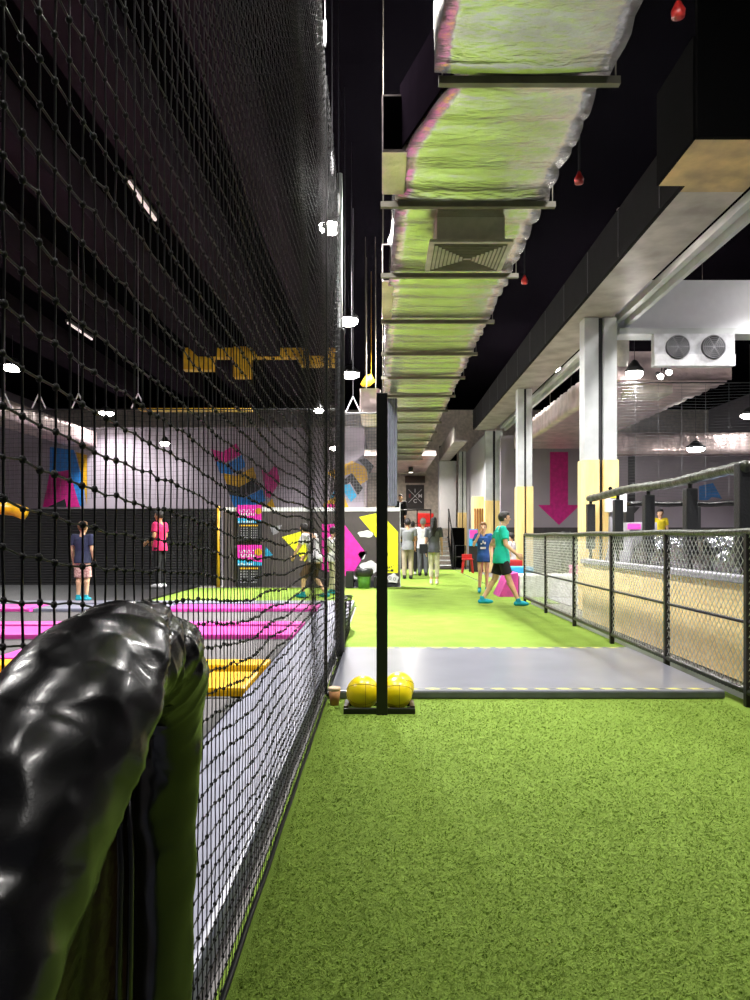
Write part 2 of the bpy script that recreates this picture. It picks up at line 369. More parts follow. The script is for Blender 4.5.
# square diffuser
df = obj('diffuser', MB().box(.36, 1.0, 5.76, 6.4, 3.385, 3.41, .006), 'diffuser', du)
obj('neck', MB().box(.42, .94, 5.82, 6.34, 3.41, 3.62), 'diffuser', df)
mb = MB()
for k in range(9):      # slanted rings of vanes
    a = .045+k*.03; x0, x1, y0, y1 = .36+a, 1.0-a, 5.76+a, 6.4-a; z = 3.378-.001*k
    for (p, q) in (((x0,y0),(x1,y0)),((x1,y0),(x1,y1)),((x1,y1),(x0,y1)),((x0,y1),(x0,y0))):
        mb.box(min(p[0],q[0])-.004, max(p[0],q[0])+.004, min(p[1],q[1])-.004, max(p[1],q[1])+.004, z-.003, z+.006)
obj('vane', mb, 'steel_strap', df)
t = tag(obj('air_duct', ripple_duct(-.36, -.06, 13.4, 15.1, 3.36, 3.75, amp=.03, pitch=.35), 'foil_dull', None, True), 'smaller pinkish foil duct left of the black goal post top', 'air duct')
def rods(t, xs, ys_, z):
    for x in xs:
        for y in ys_: obj('hanger_rod', MB().tube([(x,y,z),(x,y,H_CEIL)], .006, 6), 'steel_strap', t)
rods(t, (-.3,-.12), (13.8, 14.8), 3.78)
t = thing('air_duct', 'wide crinkled foil duct in the right room behind the fan unit', 'air duct', (5.1, 13, 3.9))
rods(t, (4.2,5.9), (14, 19), 4.36)
obj('duct_run', ripple_duct(4.1, 6.05, 13.2, 23.5, 3.9, 4.35, amp=.03, pitch=.35), 'foil_dull', t, True)
obj('diffuser', MB().box(4.5, 5.2, 13.6, 14.3, 3.72, 3.9, .01), 'diffuser', t)
t = tag(obj('air_duct', ripple_duct(3.4, 3.9, 0, 6, 3.3, 3.9), 'foil_dull', None, True), 'crumpled brown foil duct across the far end of the right room', 'air duct')
t.rotation_euler = (0,0,PI/2); t.location = (9.6, 22.5, 3.55)
tag(obj('corrugated_ceiling_panel', ripple_duct(-.55, 1.75, 25, 31.5, 3.85, 4.0, amp=.03, pitch=.45), 'foil_dull', None, True), 'low corrugated metal soffit over the upper landing', 'ceiling panel')
t = thing('downlight', 'black cylinder downlight under the corrugated soffit', 'ceiling light', (1.1, 29, 3.62))
obj('housing', MB().lathe([(.09,0),(.09,.16),(.07,.19)], (1.1,29,3.62), 16), 'black', t); obj('lens', MB().lathe([(.075,-.015),(.075,-.003)], (1.1,29,3.62), 16), 'lens_dim', t)
L = bpy.data.lights.new('lamp_light', 'AREA'); L.shape = 'DISK'; L.size = .15; L.energy = 90*LAMP; L.color = (1,.93,.82)
lo = bpy.data.objects.new('lamp_light', L); COL.objects.link(lo); lo.parent = t; lo.location = (0,0,-.02)

# ================================================================ LAMPS
def lamp(X, Y, Z, label, power=160, group='round high bay lamps', spread=140, r=.24):
    t = thing('high_bay_lamp', label, 'ceiling light', (X, Y, Z), group)
    obj('housing', MB().lathe([(r*1.05,.01),(r*1.1,.05),(r*.7,.12),(r*.35,.2),(r*.1,.22)], (X,Y,Z), 20), 'black', t, True)
    obj('lens', MB().lathe([(r*.35,-.10),(r*.7,-.085),(r*.95,-.05),(r,.008)], (X,Y,Z), 20), 'lens', t, True)
    obj('cable', MB().tube([(X,Y,Z+.2),(X,Y,H_CEIL)], .005, 6), 'black', t)
    L = bpy.data.lights.new('lamp_light', 'AREA'); L.shape = 'DISK'; L.size = r*2; L.energy = power*LAMP; L.color = (1,.975,.95); L.spread = math.radians(spread)
    lo = bpy.data.objects.new('lamp_light', L); COL.objects.link(lo); lo.parent = t; lo.location = (0,0,-.11)
    return t
lamp(-.68, 9.9, 5.2, 'brightest hanging lamp beside the net, nearest of the middle row', 330, r=.14)
lamp(-.63, 14.2, 5.2, 'second lamp down the middle row beside the net', 340, r=.18, spread=160)
lamp(-.80, 18.9, 5.2, 'third lamp down the middle row, above the Y-shaped hanger', 330)
lamp(-1.63, 19.6, 4.44, 'small lamp seen through the net, left of the black pole', 60, r=.13)
lamp(-1.55, 24.2, 4.0, 'lowest small lamp seen through the net, left of the black pole', 50, r=.13)
lamp(-8.8, 18.1, 5.2, 'large oval lamp at the left edge of the photo')
lamp(-9.0, 24.8, 5.2, 'lamp above the blue and magenta wall graphic', 120)
lamp(-7.2, 25.2, 4.27, 'low lamp near the back wall, right of the blue graphic', 12, r=.15)
lamp(4.3, 12.95, 3.95, 'round lamp just left of the fan unit in the right room', 25, r=.14)
lamp(5.35, 21.5, 4.68, 'left lamp of the pair seen between the columns', 120)
lamp(5.75, 22.3, 4.6, 'right lamp of the pair seen between the columns', 120)
lamp(8.75, 21.2, 3.62, 'low round lamp above the padded rail in the right room', 22)
lamp(10.4, 21.5, 4.6, 'lamp at the right edge of the photo in the right room', 30)
# unseen lamps over and behind the camera, partly row continuations, partly added for light
LN = iter(('above the nearest net corner', 'over the black padded barrier', 'added to light the turf beside the near duct section', 'added behind the camera to light the turf', 'added over the near trampolines', 'at far left over the trampolines', 'nearest one over the foam pit', 'in front of the white bulkhead'))
for X, Y, Z, p in ((-.7,5.0,5.2,110), (-.7,.4,5.2,14), (2.1,5.1,5.2,100), (2.1,-.2,5.2,8), (-5.5,4.5,5.2,80), (-8.8,11,5.2,110), (6.2,6,5.2,90), (6.5,11.2,5.2,50)):
    lamp(X, Y, Z, 'unseen round high bay lamp above the view, '+next(LN), p)
for Y, wh in ((9.5,'nearest'), (14.5,'middle'), (19.5,'farthest')):
    lamp(.75, Y, 5.6, wh+' of three unseen lamps added above the long foil duct', 300)  # unseen fill lamps above the duct, added to brighten turf and hall
for Y, wh in ((9,'nearest'), (15,'middle'), (20,'farthest')):
    lamp(4.45, Y, 5.6, wh+' of three unseen lamps added behind the long beam', 165)  # added lamps out of sight behind the beam, filling right room and turf
lamp(.9, 24.2, 5.2, 'unseen round lamp added in front of the low corrugated soffit', 300)  # unseen lamp added to lift the far wall and landing
# unlit / dim tubes on the ceiling
for X, Y, ln, lab in ((-3.7,11.1,1.3,'dim tube light highest in the dark ceiling behind the net'), (-4.75,15.3,1.5,'dim tube light second highest in the dark ceiling'), (-7.6,18.4,1.5,'dim tube light in the ceiling above the left lamp'), (-9,20.6,1.2,'dim tube light close to the left edge of the ceiling'), (-8.6,25,.6,'dim tube light lowest in the ceiling near the back wall')):
    t = thing('tube_light', lab, 'ceiling light', (X, Y, 6.35), 'dim tube lights')
    obj('tube', MB().tube([(X,Y,6.33),(X,Y+ln,6.33)], .03, 8), 'tube', t); obj('fixture', MB().box(X-.06, X+.06, Y-.03, Y+ln+.03, 6.36, 6.42), 'dark_grey', t); obj('hanger_rod', MB().tube([(X,Y+.1,6.42),(X,Y+.1,H_CEIL)], .006, 6), 'black', t)
for X, Y, lab in ((2.28,5.85,'red sprinkler fitting at the top edge right of the duct'), (2.23,8.6,'red sprinkler fitting halfway down right of the duct'), (2.25,12.0,'small red sprinkler fitting farthest down the ceiling')):
    t = thing('sprinkler', lab, 'sprinkler', (X, Y, 5.2), 'red sprinkler fittings')
    obj('pipe', MB().tube([(X,Y,5.28),(X,Y,H_CEIL)], .012, 8), 'black', t)
    obj('head', MB().lathe([(.02,-.06),(.05,-.05),(.055,0),(.03,.05),(.012,.09)], (X,Y,5.2), 12), 'sprinkler', t, True)
# services behind the duct
t = thing('pipe_run', 'dark service pipes along the ceiling right of the duct', 'pipes', (1.8, 4, 5.4))
for k, x in enumerate((1.75, 1.95)): obj('pipe', MB().tube([(x, 2, 5.7+.1*k), (x, 26, 5.7+.1*k)], .05, 10), 'matte_black', t, True)
tag(obj('gantry_beam', MB().box(-5.3, -1.2, 20.2, 20.5, 5.93, 6.18).box(-3.95, -3.5, 20.15, 20.5, 5.4, 6.2).box(-2.2, -1.25, 20.12, 20.55, 5.72, 6.1).box(-5.3, -4.5, 20.2, 20.5, 5.6, 5.95), 'gold'), 'mustard yellow gantry beam seen high through the net', 'beam')
tag(obj('low_yellow_bar', MB().box(-5.2, -2.8, 16.2, 16.5, 3.86, 3.9, .01), 'gold'), 'low yellow bar seen through the net under the gantry', 'bar')  # plain yellow bar below the gantry
tag(obj('yellow_fitting', MB().tube([(-.42,15.6,4.26),(-.32,15.6,4.32),(-.24,15.6,4.40),(-.22,15.6,4.5),(-.22,15.6,6.6)], [.04,.10,.12,.004,.004], 14), 'gold', None, True), 'yellow curved fitting beside the duct near the lamp', 'fitting')

# ================================================================ FAN UNIT
t = thing('fan_coil_unit', 'white box air unit with two round black grills under the bulkhead', 'air unit', (4.9, 12, 3.85))
obj('casing', MB().box(4.28, 5.55, 11.95, 12.09, 3.84, 4.35, .015), 'fan_white', t)
obj('lower_lip', MB().box(4.28, 5.55, 11.93, 11.948, 3.84, 4.02, .004), 'white', t)
for cx in (4.64, 5.2):
    g = obj('grill', MB().tube([(cx,11.9,4.13),(cx,11.95,4.13)], .185, 28), 'black', t)
    mb = MB()
    for k in range(6):
        R = .172-.029*k; mb.tube([(cx+R*math.cos(a), 11.89, 4.13+R*math.sin(a)) for a in np.linspace(0,2*PI,29)], .0045, 5, False)
    for a in range(6): mb.tube([(cx,11.888,4.13),(cx+.17*math.cos(a*PI/3),11.888,4.13+.17*math.sin(a*PI/3))], .005, 5)
    obj('grill_ring', mb, 'grill', g, True)
obj('bracket', MB().box(4.34,4.4,12.0,12.08,4.34,4.37).box(5.42,5.48,12.0,12.08,4.34,4.37), 'steel', t)
t = thing('spotlight', 'twin bright spotlight heads under the left end of fan unit', 'spotlight', (4.73,12.8,3.9))
obj('rod', MB().tube([(4.73,12.85,3.95),(4.73,12.85,H_CEIL)], .01, 6), 'black', t)
for dx, dz in ((-.07,-.02),(.07,.05)):
    q = obj('head', MB().tube([(4.73+dx,12.72,3.86+dz),(4.73+dx,12.86,3.93+dz)], [.06,.04], 14), 'black', t)
    obj('lens', MB().ell((4.73+dx,12.715,3.857+dz), (.052,.02,.05)), 'lens', q, True)
t = thing('duct_elbow', 'beige pipe elbow left of the fan unit', 'pipe', (4.1,12.5,4.3))
obj('elbow', MB().tube([(4.0,12.62,H_CEIL),(4.0,12.62,4.36),(4.0,12.62,4.1),(4.0,12.66,4.0)], [.1,.1,.1,.08], 14), 'diffuser', t, True)

# ================================================================ NETS (left)
def net_h(h0, Y):
    f = np.interp(Y, [.4,.8,1.6,2.4,3.2,4.2,5.5], [0,0,.35,.8,1,.75,.55])
    A = np.interp(h0, [0,.15,.5,1.0,1.5,2.5,5], [0,.04,.17,.17,.10,.06,.05])
    return h0-A*f
ys = np.arange(.42, 5.42, .0425); hs = np.arange(0.012, 5.0, .0535)
YY, HH = np.meshgrid(ys, hs, indexing='ij')
rowph = rng.random(len(hs))*6.28
wav = .012*np.sin(YY*2.1+HH*1.3)+.005*np.sin(YY*6+HH*4)+.0022*rng.standard_normal(YY.shape)
wav = wav*np.clip(HH/.25, 0, 1)
Z3 = net_h(HH, YY)+wav
top = np.interp(YY, [0,4.6,5.4], [5.0,5.0,4.55]); Z3 = Z3*top/5.0
X3 = -.40+np.clip((YY-1.2)/3,0,1)*np.clip((5.5-YY)/1.2,0,1)*(.016*np.sin(YY*3.3+HH*1.1)*np.clip(HH,0,1))+.0007*rng.standard_normal(YY.shape)
P = np.stack([X3, YY, Z3], -1)
t = thing('safety_net', 'near black knotted net hanging from ceiling beside the turf, left half of photo', 'net', (-.4, .42, 0))
obj('mesh', lattice(P, .00165, .0042), 'net', t)
obj('border_rope', MB().tube([(-.392, y, .016+.004*math.sin(9*y)) for y in np.arange(.42,5.45,.12)], .008, 8), 'net', t, True)
obj('border_rope', MB().tube([(-.40, 5.41, z) for z in np.arange(0.03,4.6,.2)], .011, 8), 'net', t, True)
ys = np.arange(5.47, 7.15, .048); hs = np.arange(.012, 4.5, .0535); YY, HH = np.meshgrid(ys, hs, indexing='ij')
Z3 = (HH+.02*np.sin(YY*4+HH*3)*np.clip(HH,0,.6))*np.interp(YY, [5.4,6.5,7.15],[4.55,3.95,4.2])/4.5
X3 = -.40+.03*np.sin((YY-5.4)/1.75*PI)*np.clip(HH/.5,0,1)*np.sin(HH*1.7)+.002*rng.standard_normal(YY.shape)
t = thing('safety_net', 'black net panel between the tall black pole and the nearer net', 'net', (-.4, 5.6, 0))
obj('mesh', lattice(np.stack([X3, YY, Z3], -1), .0017, .0042), 'net', t)
obj('border_rope', MB().tube([(-.39, y, .02) for y in np.arange(5.45,7.15,.1)], .012, 8), 'net', t, True)
ys = np.arange(7.3, 9.6, .05); hs = np.arange(0,12)*.045+.012; YY, HH = np.meshgrid(ys, hs, indexing='ij')
X3 = -.40+.035*np.sin(YY*5)*HH/.5; Z3 = HH*(1-.25*((YY-7.3)/2.3)**2)
t = thing('safety_net', 'low sagging net skirt on the turf edge beyond the black pole', 'net', (-.4, 8, 0))
obj('mesh', lattice(np.stack([X3, YY, Z3], -1), .0024, .007), 'net', t)
obj('border_rope', MB().tube([(-.40+.035*math.sin(y*5), y, .52*(1-.25*((y-7.3)/2.3)**2)) for y in np.arange(7.3,9.6,.1)], .014, 8), 'net', t, True)
t = thing('net_pole', 'tall black padded pole rising beside the net to the ceiling lamps', 'pole', (-.4, 7.2, 0))
obj('pad', MB().lathe([(.04,.02),(.046,.05),(.046,3.1),(.04,3.13)], (-.4,7.22,0), 16), 'pad_black', t, True)
obj('tube', MB().lathe([(.025,0),(.025,4.6)], (-.4,7.22,0), 12), 'steel', t, True)
# hanging ropes with white tensioners
for (X, Y, z, lab) in ((-.40,5.35,4.6,'white tensioner on rope at the nearest top corner of the net'), (-.40,6.1,4.05,'white tensioner on rope above the net, middle'), (-.40,7.0,4.12,'white tensioner on rope above the net, by the pole')):
    t = thing('net_hanger', lab, 'hanger', (X,Y,z), 'net hangers')
    obj('rope', MB().tube([(X,Y,z+.02),(X,Y,H_CEIL)], .005, 6), 'net_dark', t)
    obj('tensioner', MB().tube([(X,Y,z),(X,Y,z+.03),(X,Y,z+.17),(X,Y,z+.2)], [.004,.012,.012,.004], 8), 'white', t, True)
for X, Y, lab in ((-.45,9.2,'left thin grey wire hanging from ceiling beyond the black pole'),(-.42,10.5,'right thin grey wire hanging from ceiling beyond the black pole')):
    tag(obj('hanging_wire', MB().tube([(X,Y,3.6),(X,Y,H_CEIL)], .004, 6), 'net_dark'), lab, 'wire', 'hanging wires')

# distant fine nets
def fine_net(X0, X1, Y, z0, z1, step, label, m='net_grey', r=.0028, xstep=None):
    xs = np.arange(X0, X1+.001, xstep or step); zs = np.arange(z0, z1+.001, step); XX, ZZ = np.meshgrid(xs, zs, indexing='ij')
    P = np.stack([XX, Y+.02*np.sin(XX*3), ZZ-.03*np.sin(XX*2)**2], -1)
    t = thing('barrier_net', label, 'net', ((X0+X1)/2, Y, z0)); obj('mesh', lattice(P, r, 0, 'xz'), m, t)
    obj('border_rope', MB().tube([(x, Y, z1) for x in np.linspace(X0, X1, 12)], .01, 6), 'net_dark', t); return t
fine_net(-.62, .0, 12.6, 1.75, 3.2, .05, 'small fine mesh net hanging right of the tall black pole')
fine_net(-8, -.75, 13.4, 1.85, 3.4, .08, 'wide fine mesh net hung across the trampolines in the distance', 'net_dark')
def y_hanger(X, Y, z, label, ztop=H_CEIL):
    t = thing('rope_hanger', label, 'hanger', (X,Y,z), 'Y shaped rope hangers'); d = .12
    obj('bridle', MB().tube([(X-d,Y,z),(X,Y,z+.26)], .012, 6).tube([(X+d,Y,z),(X,Y,z+.26)], .012, 6), 'white', t)
    obj('rope', MB().tube([(X,Y,z+.26),(X,Y,ztop)], .006, 6), 'net_grey', t)
y_hanger(-.48, 12.6, 3.22, 'white Y-shaped rope hanger right of the tall black pole')
for X, lab in ((-6.05,'second Y-shaped rope hanger from the left edge'),(-6.65,'Y-shaped rope hanger at the left edge of the photo'),(-5.35,'third Y-shaped rope hanger from the left, below the oval lamp'),(-4.3,'fourth Y-shaped rope hanger from the left, in the dark')):
    y_hanger(X, 13.4, 3.42, lab)

# ================================================================ TRAMPOLINE COURT (left)
tag(obj('edge_mat', MB().box(-.93, -.452, -1, 12.6, 0, .1, .02), 'lavender'), 'long lavender grey vinyl mat between net and trampolines', 'mat')
def pad(x0, x1, y0, y1, m, label, h=.1, cat='trampoline pad'):
    tag(obj('trampoline_pad', MB().box(x0, x1, y0, y1, h-.09, h, .025), m), label, cat, 'trampoline edge pads')
pad(-4.6, -.955, 5.3, 5.95, 'yellow_pad', 'broad yellow pad nearest the camera, beside the black padding')
pad(-4.6, -.955, 6.25, 6.55, 'yellow_pad', 'thin yellow pad just behind the broad yellow one')
pad(-7.5, -.955, 8.2, 8.97, 'pink_pad', 'broad pink pad running across behind the yellow pads')
pad(-7.5, -.955, 9.17, 9.5, 'pink_pad', 'thin pink pad just behind the broad pink one')
pad(-9.0, -5.2, 11.2, 11.9, 'pink_pad', 'far pink pad at the left edge of the photo')
pad(-3.2, -.955, 11.2, 11.9, 'pink_pad', 'far pink pad right of the boy in navy')
pad(-5.15, -3.25, 11.2, 11.9, 'lavender', 'grey blue pad in front of the boy in navy')
pad(-9, -.955, 12.1, 12.6, 'lavender', 'grey blue pad along the edge of the far turf')
pad(-3.4, -2.95, 6.62, 8.12, 'pink_pad', 'short lengthwise pink pad between yellow and pink pads')
pad(-3.3, -2.9, 3.6, 5.2, 'blue', 'blue lengthwise pad at the left edge of the photo')
beds = [(-2.85,-.97,2.2,5.2),(-5.5,-3.35,2.2,5.2),(-2.9,-.97,6.6,8.12),(-7,-3.45,6.6,8.12),(-3.2,-.97,9.55,11.1),(-8.5,-3.3,9.55,11.1),(-2.9,-.97,.2,2.0)]
bl = ['grey trampoline bed in front of the yellow pad','grey trampoline bed left of the blue pad','grey trampoline bed between yellow and pink pads','left grey trampoline bed between yellow and pink pads','grey trampoline bed behind the pink pads, right','grey trampoline bed behind the pink pads, left','nearest grey trampoline bed behind the net']
for (a, b_, c, d), lab in zip(beds, bl):
    t = thing('trampoline', lab, 'trampoline', ((a+b_)/2, (c+d)/2, 0), 'trampolines')
    obj('bed', MB().box(a+.06, b_-.06, c+.06, d-.06, .05, .056), 'bed', t)
    obj('frame', MB().box(a, a+.06, c, d, 0, .06).box(b_-.06, b_, c, d, 0, .06).box(a, b_, c, c+.06, 0, .06).box(a, b_, d-.06, d, 0, .06), 'black', t)
tag(obj('black_floor_mat', MB().box(-9, -4.25, 12.7, 17.8, 0, .03, .01), 'pad_black'), 'black floor matting under the staff member in pink', 'mat')
# graphic panel
g = thing('graphic_wall_panel', 'dark grey low wall with magenta and yellow arrows', 'wall panel', (-1.7, 17.5, 0))
obj('board', MB().box(-3.66, .41, 17.5, 17.72, 0, 1.74), 'panel_grey', g)
obj('top_cap', MB().box(-3.66, .41, 17.48, 17.74, 1.74, 1.83), 'white', g)
def w(x, y, Y=17.49): p = px(x, y, Y); return (p[0], p[2])
def decal(name, pts, m, Y=17.5, parent=g, th=.004): return obj(name, MB().prism([w(x, y, Y) for x, y in pts], 'y', Y-.002-th, Y-.002), m, parent)
decal('magenta_arrow', [(322,524),(344,524),(366,553),(350,577),(322,570)], 'magenta')
decal('yellow_arrow', [(359,517),(380,512.5),(398,532),(398,573),(387,573),(386,549)], 'yellow')
decal('yellow_arrow', [(282,537),(303,531),(312,548),(305,562)], 'yellow')
decal('blue_arrow', [(266,547),(273,555),(265,557)], 'cyan')
def blob(name, cx, cy, rx, ry, m, n=22, lob=5):
    decal(name, [(cx+rx*math.cos(a)*(1+.12*math.sin(lob*a)), cy-ry*math.sin(a)*(1+.15*math.sin(lob*a+1))) for a in np.linspace(0,2*PI,n,endpoint=False)], m)
for c in ((366,534,8,3.4),(369.5,567,9.5,6),(352,579,5,3.5),(393,579,5.5,5.5)): blob('white_cloud', *c, 'white')
decal('island_drawing', [(358,554),(366,553),(364,559),(361,560)], 'white'); decal('island_drawing', [(360,551.5),(367,551),(367,554),(358,554.5)], 'navyprint')
decal('island_drawing', [(270,527),(282,525),(278,533),(273,535)], 'foam_grey')
decal('dark_ground_strip', [(346,578),(398,583),(398,587),(346,587)], 'navyprint')
mb = MB()
for (x0,x1,y0,y1) in ((386.8,388,553,556),(386.4,387.2,558,560),(387,388.2,567,568.6),(388.8,390,566.6,568.2),(390.8,392,566.2,567.4),(393,394.4,565.4,566),(386.8,389,570,571.4),(389.6,390.2,570,571.6),(390.8,393.4,569.4,571.6)):
    a, b_ = w(x0, y1), w(x1, y0); mb.box(a[0], b_[0], 17.49, 17.4955, a[1], b_[1])
obj('lettering', mb, 'navyprint', g)
mb = MB()
for q in range(2): mb.tube([(w(390+q*4.5,578)[0]+.03*math.cos(a), 17.488, w(0,578+q)[1]+.03*math.sin(a)) for a in np.linspace(0,2*PI,13)], .005, 5, False)
obj('line_drawing', mb, 'navyprint', g)
obj('end_trim', MB().box(.411, .425, 17.48, 17.74, 0, 1.95), 'steel', g)
cs = MB()
for k in range(4): cs.tube([(.12+.04*k,13,1.68),(.12+.04*k,13.01,2.6),(.12+.04*k,13,3.52)], .024, 10)
tag(obj('grey_curtain', cs, mat('slate_curtain', (96,100,112), .8)), 'narrow bluish grey curtain hanging from the duct right of the black post', 'curtain')
tag(obj('yellow_pole', MB().lathe([(.045,0),(.045,1.85)], (-3.73,17.35,0), 12), 'gold', None, True), 'yellow pole at the end of the black wall', 'pole')
tag(obj('yellow_pipe', MB().tube([(-6.9,13.0,1.68),(-6.3,13.0,1.62),(-6.1,13,1.55)], .11, 12), 'yellow_pad', None, True), 'thick yellow pipe at the left edge of the photo', 'pipe')
# sign boards on the panel (magenta header, blue band, rows of small lettering)
def signboard(x0, x1, y0, y1, label):
    Y = 17.42; a = w(x0, y1, Y); b_ = w(x1, y0, Y); X0, z0 = a; X1, z1 = b_; h = z1-z0
    t = thing('sign_board', label, 'sign', ((X0+X1)/2, Y, z0), 'information boards')
    obj('board', MB().box(X0, X1, Y, Y+.03, z0, z1), 'navyprint', t)
    hd = obj('header', MB().prism([(X0,z0+h*.66),(X1,z0+h*.58),(X1,z1),(X0,z1)], 'y', Y-.006, Y-.001), 'magenta', t)
    mb = MB(); W_ = X1-X0
    for r_ in range(2):
        for k in range(6):
            xx = X0+W_*(.1+.1*k+.06*r_); zz = z1-h*(.12+.1*r_)
            mb.box(xx, xx+W_*.03, Y-.011, Y-.0065, zz-h*.075, zz); mb.box(xx, xx+W_*.075, Y-.011, Y-.0065, zz-h*(.02 if k % 2 else .075), zz-h*(.0 if k % 2 else .055))
    obj('lettering', mb, 'white', hd)
    obj('ball_drawing', MB().tube([(X1-W_*.14, Y-.012, z1-h*.17),(X1-W_*.14, Y-.0065, z1-h*.17)], h*.09, 14), 'gold', hd)
    bb = obj('blue_band', MB().prism([(X0,z0+h*.50),(X1,z0+h*.50),(X1,z0+h*.575),(X0,z0+h*.655)], 'y', Y-.006, Y-.001), 'cyan', t)
    mb = MB()
    for k in range(9): mb.box(X0+W_*(.05+.07*k), X0+W_*(.09+.07*k), Y-.011, Y-.0065, z0+h*.515, z0+h*(.545+.012*(k % 3)))
    obj('lettering', mb, 'white', bb)
    obj('yellow_line', MB().box(X0+W_*.1, X0+W_*.85, Y-.006, Y-.001, z0+h*.41, z0+h*.45), 'gold', t)
    mb = MB()
    for r_ in range(5):
        for c_ in range(8):
            if c_ == 4: continue
            mb.box(X0+W_*(.12+.09*c_), X0+W_*(.12+.09*c_+.06), Y-.006, Y-.001, z0+h*(.34-.065*r_), z0+h*(.37-.065*r_))
    obj('price_rows', mb, 'foam_grey', t)
signboard(237, 262, 505, 541, 'upper magenta and blue information board on the black wall')
signboard(237, 262, 545, 586, 'lower magenta and blue information board on the black wall')
# bin
t = thing('waste_bin', 'green waste bin with black liner in front of the magenta arrow', 'bin', (-.43, 16.8, 0)); bx, by = px(364,588,16.9)[0], 17.0
obj('tub', MB().lathe([(.12,0),(.15,.25),(.155,.3)], (bx,by,0), 18), 'green_bin', t, True)
obj('bin_bag', MB().lathe([(.16,.27),(.2,.3),(.21,.4),(.18,.45),(.12,.44)], (bx,by,0), 18), 'bag', t, True)
tag(obj('black_crate', MB().box(px(346,0,17.2)[0], px(353.5,0,17.2)[0], 17.05, 17.4, 0, .38, .02), 'pad_black'), 'black crate left of the green bin', 'crate')
tag(obj('black_crate', MB().box(px(374,0,17.2)[0], px(381,0,17.2)[0], 17.05, 17.4, 0, .26, .02), 'pad_black'), 'low black crate right of the green bin', 'crate')
# wall graphics on the back wall
def wallgraphic(label, shapes, Y=26.0):
    t = None; xs = [x for s_, _ in shapes for x, _ in s_]; c = px(sum(xs)/len(xs), 500, Y)
    t = thing('wall_graphic', label, 'wall graphic', c)
    for i, (s_, m) in enumerate(shapes): obj({'blue':'blue_shape','cyan':'blue_shape','magenta_deep':'magenta_shape','gold':'yellow_shape','navyprint':'black_shape'}[m], MB().prism([w(x, y, Y) for x, y in s_], 'y', Y-.008-.003*i, Y-.001-.003*i), m, t)
wallgraphic('blue, yellow and magenta graphic on the lilac wall at left', [
    ([(50,447),(74,450),(84,485),(84,506),(50,506)],'blue'), ([(76,452),(87,455),(87,505),(84,485)],'gold'), ([(50,473),(69,470),(80,507),(43,507)],'magenta_deep'), ([(48,507),(65,499),(67,507)],'navyprint')])
def chev(x, y, s=1, wd=26, h=12): return [(x,y),(x+wd*.45,y+3),(x+wd,y-6),(x+wd+4,y+h*.45),(x+wd*.55,y+h+2),(x+4,y+h)]
wallgraphic('stack of coloured chevrons on the wall above the information boards', [
    (chev(211,449),'magenta_deep'), (chev(216,461),'blue'), (chev(223,473,wd=30),'gold'), (chev(226,484,wd=30),'navyprint'), (chev(230,495,wd=32),'blue'), (chev(256,505,wd=16,h=8),'gold'), (chev(262,470,wd=14,h=26),'magenta_deep')])
wallgraphic('yellow, black and blue chevrons beside the tall black pole', [
    ([(326,473),(352,461),(366,467),(368,480),(360,485),(352,473),(336,479)],'gold'), ([(336,486),(352,473),(363,488),(358,495),(350,482),(338,492)],'navyprint'),
    ([(330,497),(338,486),(350,484),(357,496),(351,502),(344,492),(334,501)],'cyan'), ([(324,503),(338,495),(345,498),(349,508),(324,508)],'gold'), ([(326,504),(336,504),(336,508),(326,508)],'magenta_deep'), ([(358,460),(366,458),(374,466),(370,474),(364,466)],'navyprint')])
wallgraphic('large magenta arrow pointing down on the right room wall', [([(550,452),(568,452),(568,505),(580,505),(559,525),(538,505),(550,505)],'magenta_deep')], 24.0)
wallgraphic('black arrow pointing down on the right room wall', [([(628,450),(635,450),(635,507),(640,507),(631,517),(622,507),(628,507)],'navyprint')], 24.0)
wallgraphic('blue arrow shape on the right room wall above the silver film', [([(699,486),(713,483),(722,499),(712,497),(708,500),(699,500)],'blue')], 24.0)
# foil duct along the left back wall
tag(obj('air_duct', ripple_duct(-10.6, -9.7, 14, 25.8, 4.25, 4.7, amp=.03, pitch=.4), 'foil_dull', None, True), 'foil duct high along the far left wall behind nets', 'air duct')

# ================================================================ LANDING, STAIRS, SIGN (far end)
t = thing('landing', 'raised black landing at the far end with a thin railing', 'landing', (.5, 27.5, 0))
obj('platform', MB().box(-.55, 1.85, 28, 32.5, 0, 1.15), 'dark_grey', t)
mb = MB()
for x in (-.4, .15, .75, 1.3, 1.8): mb.tube([(x,28.1,1.15),(x,28.1,2.15)], .02, 8)
mb.tube([(-.5,28.1,2.15),(1.82,28.1,2.15)], .025, 8).tube([(-.5,28.1,1.65),(1.82,28.1,1.65)], .012, 8)
obj('railing', mb, 'black', t, True)
t = thing('staircase', 'dark open staircase with pale step edges beside the landing', 'stairs', (2.15, 27, 0))
for k in range(7):
    s_ = obj('step', MB().box(1.88, 2.5, 27.0+k*.26, 27.3+k*.26, .12+k*.165, .165+k*.165), 'black', t)
    obj('nosing', MB().box(1.88, 2.45, 26.99+k*.26, 26.998+k*.26, .125+k*.165, .165+k*.165), 'white', s_)
obj('stringer', MB().prism([(27,0),(28.9,1.2),(28.9,1.0),(27.3,0)], 'x', 2.5, 2.55), 'black', t)
obj('handrail', MB().tube([(2.53,27,.95),(2.53,28.9,2.2)], .03, 8).tube([(2.53,27,.0),(2.53,27,.95)], .025, 8).tube([(2.53,28.85,1.1),(2.53,28.85,2.2)], .025, 8), 'black', t, True)
tag(obj('dark_cabinet', MB().box(2.62, 3.1, 28.5, 29.0, 0, 1.5, .01), 'matte_black'), 'black cabinet under the hanging grey box', 'cabinet')
t = thing('low_rail', 'low black tube rail right of the stairs', 'rail', (2.9, 26.9, 0))
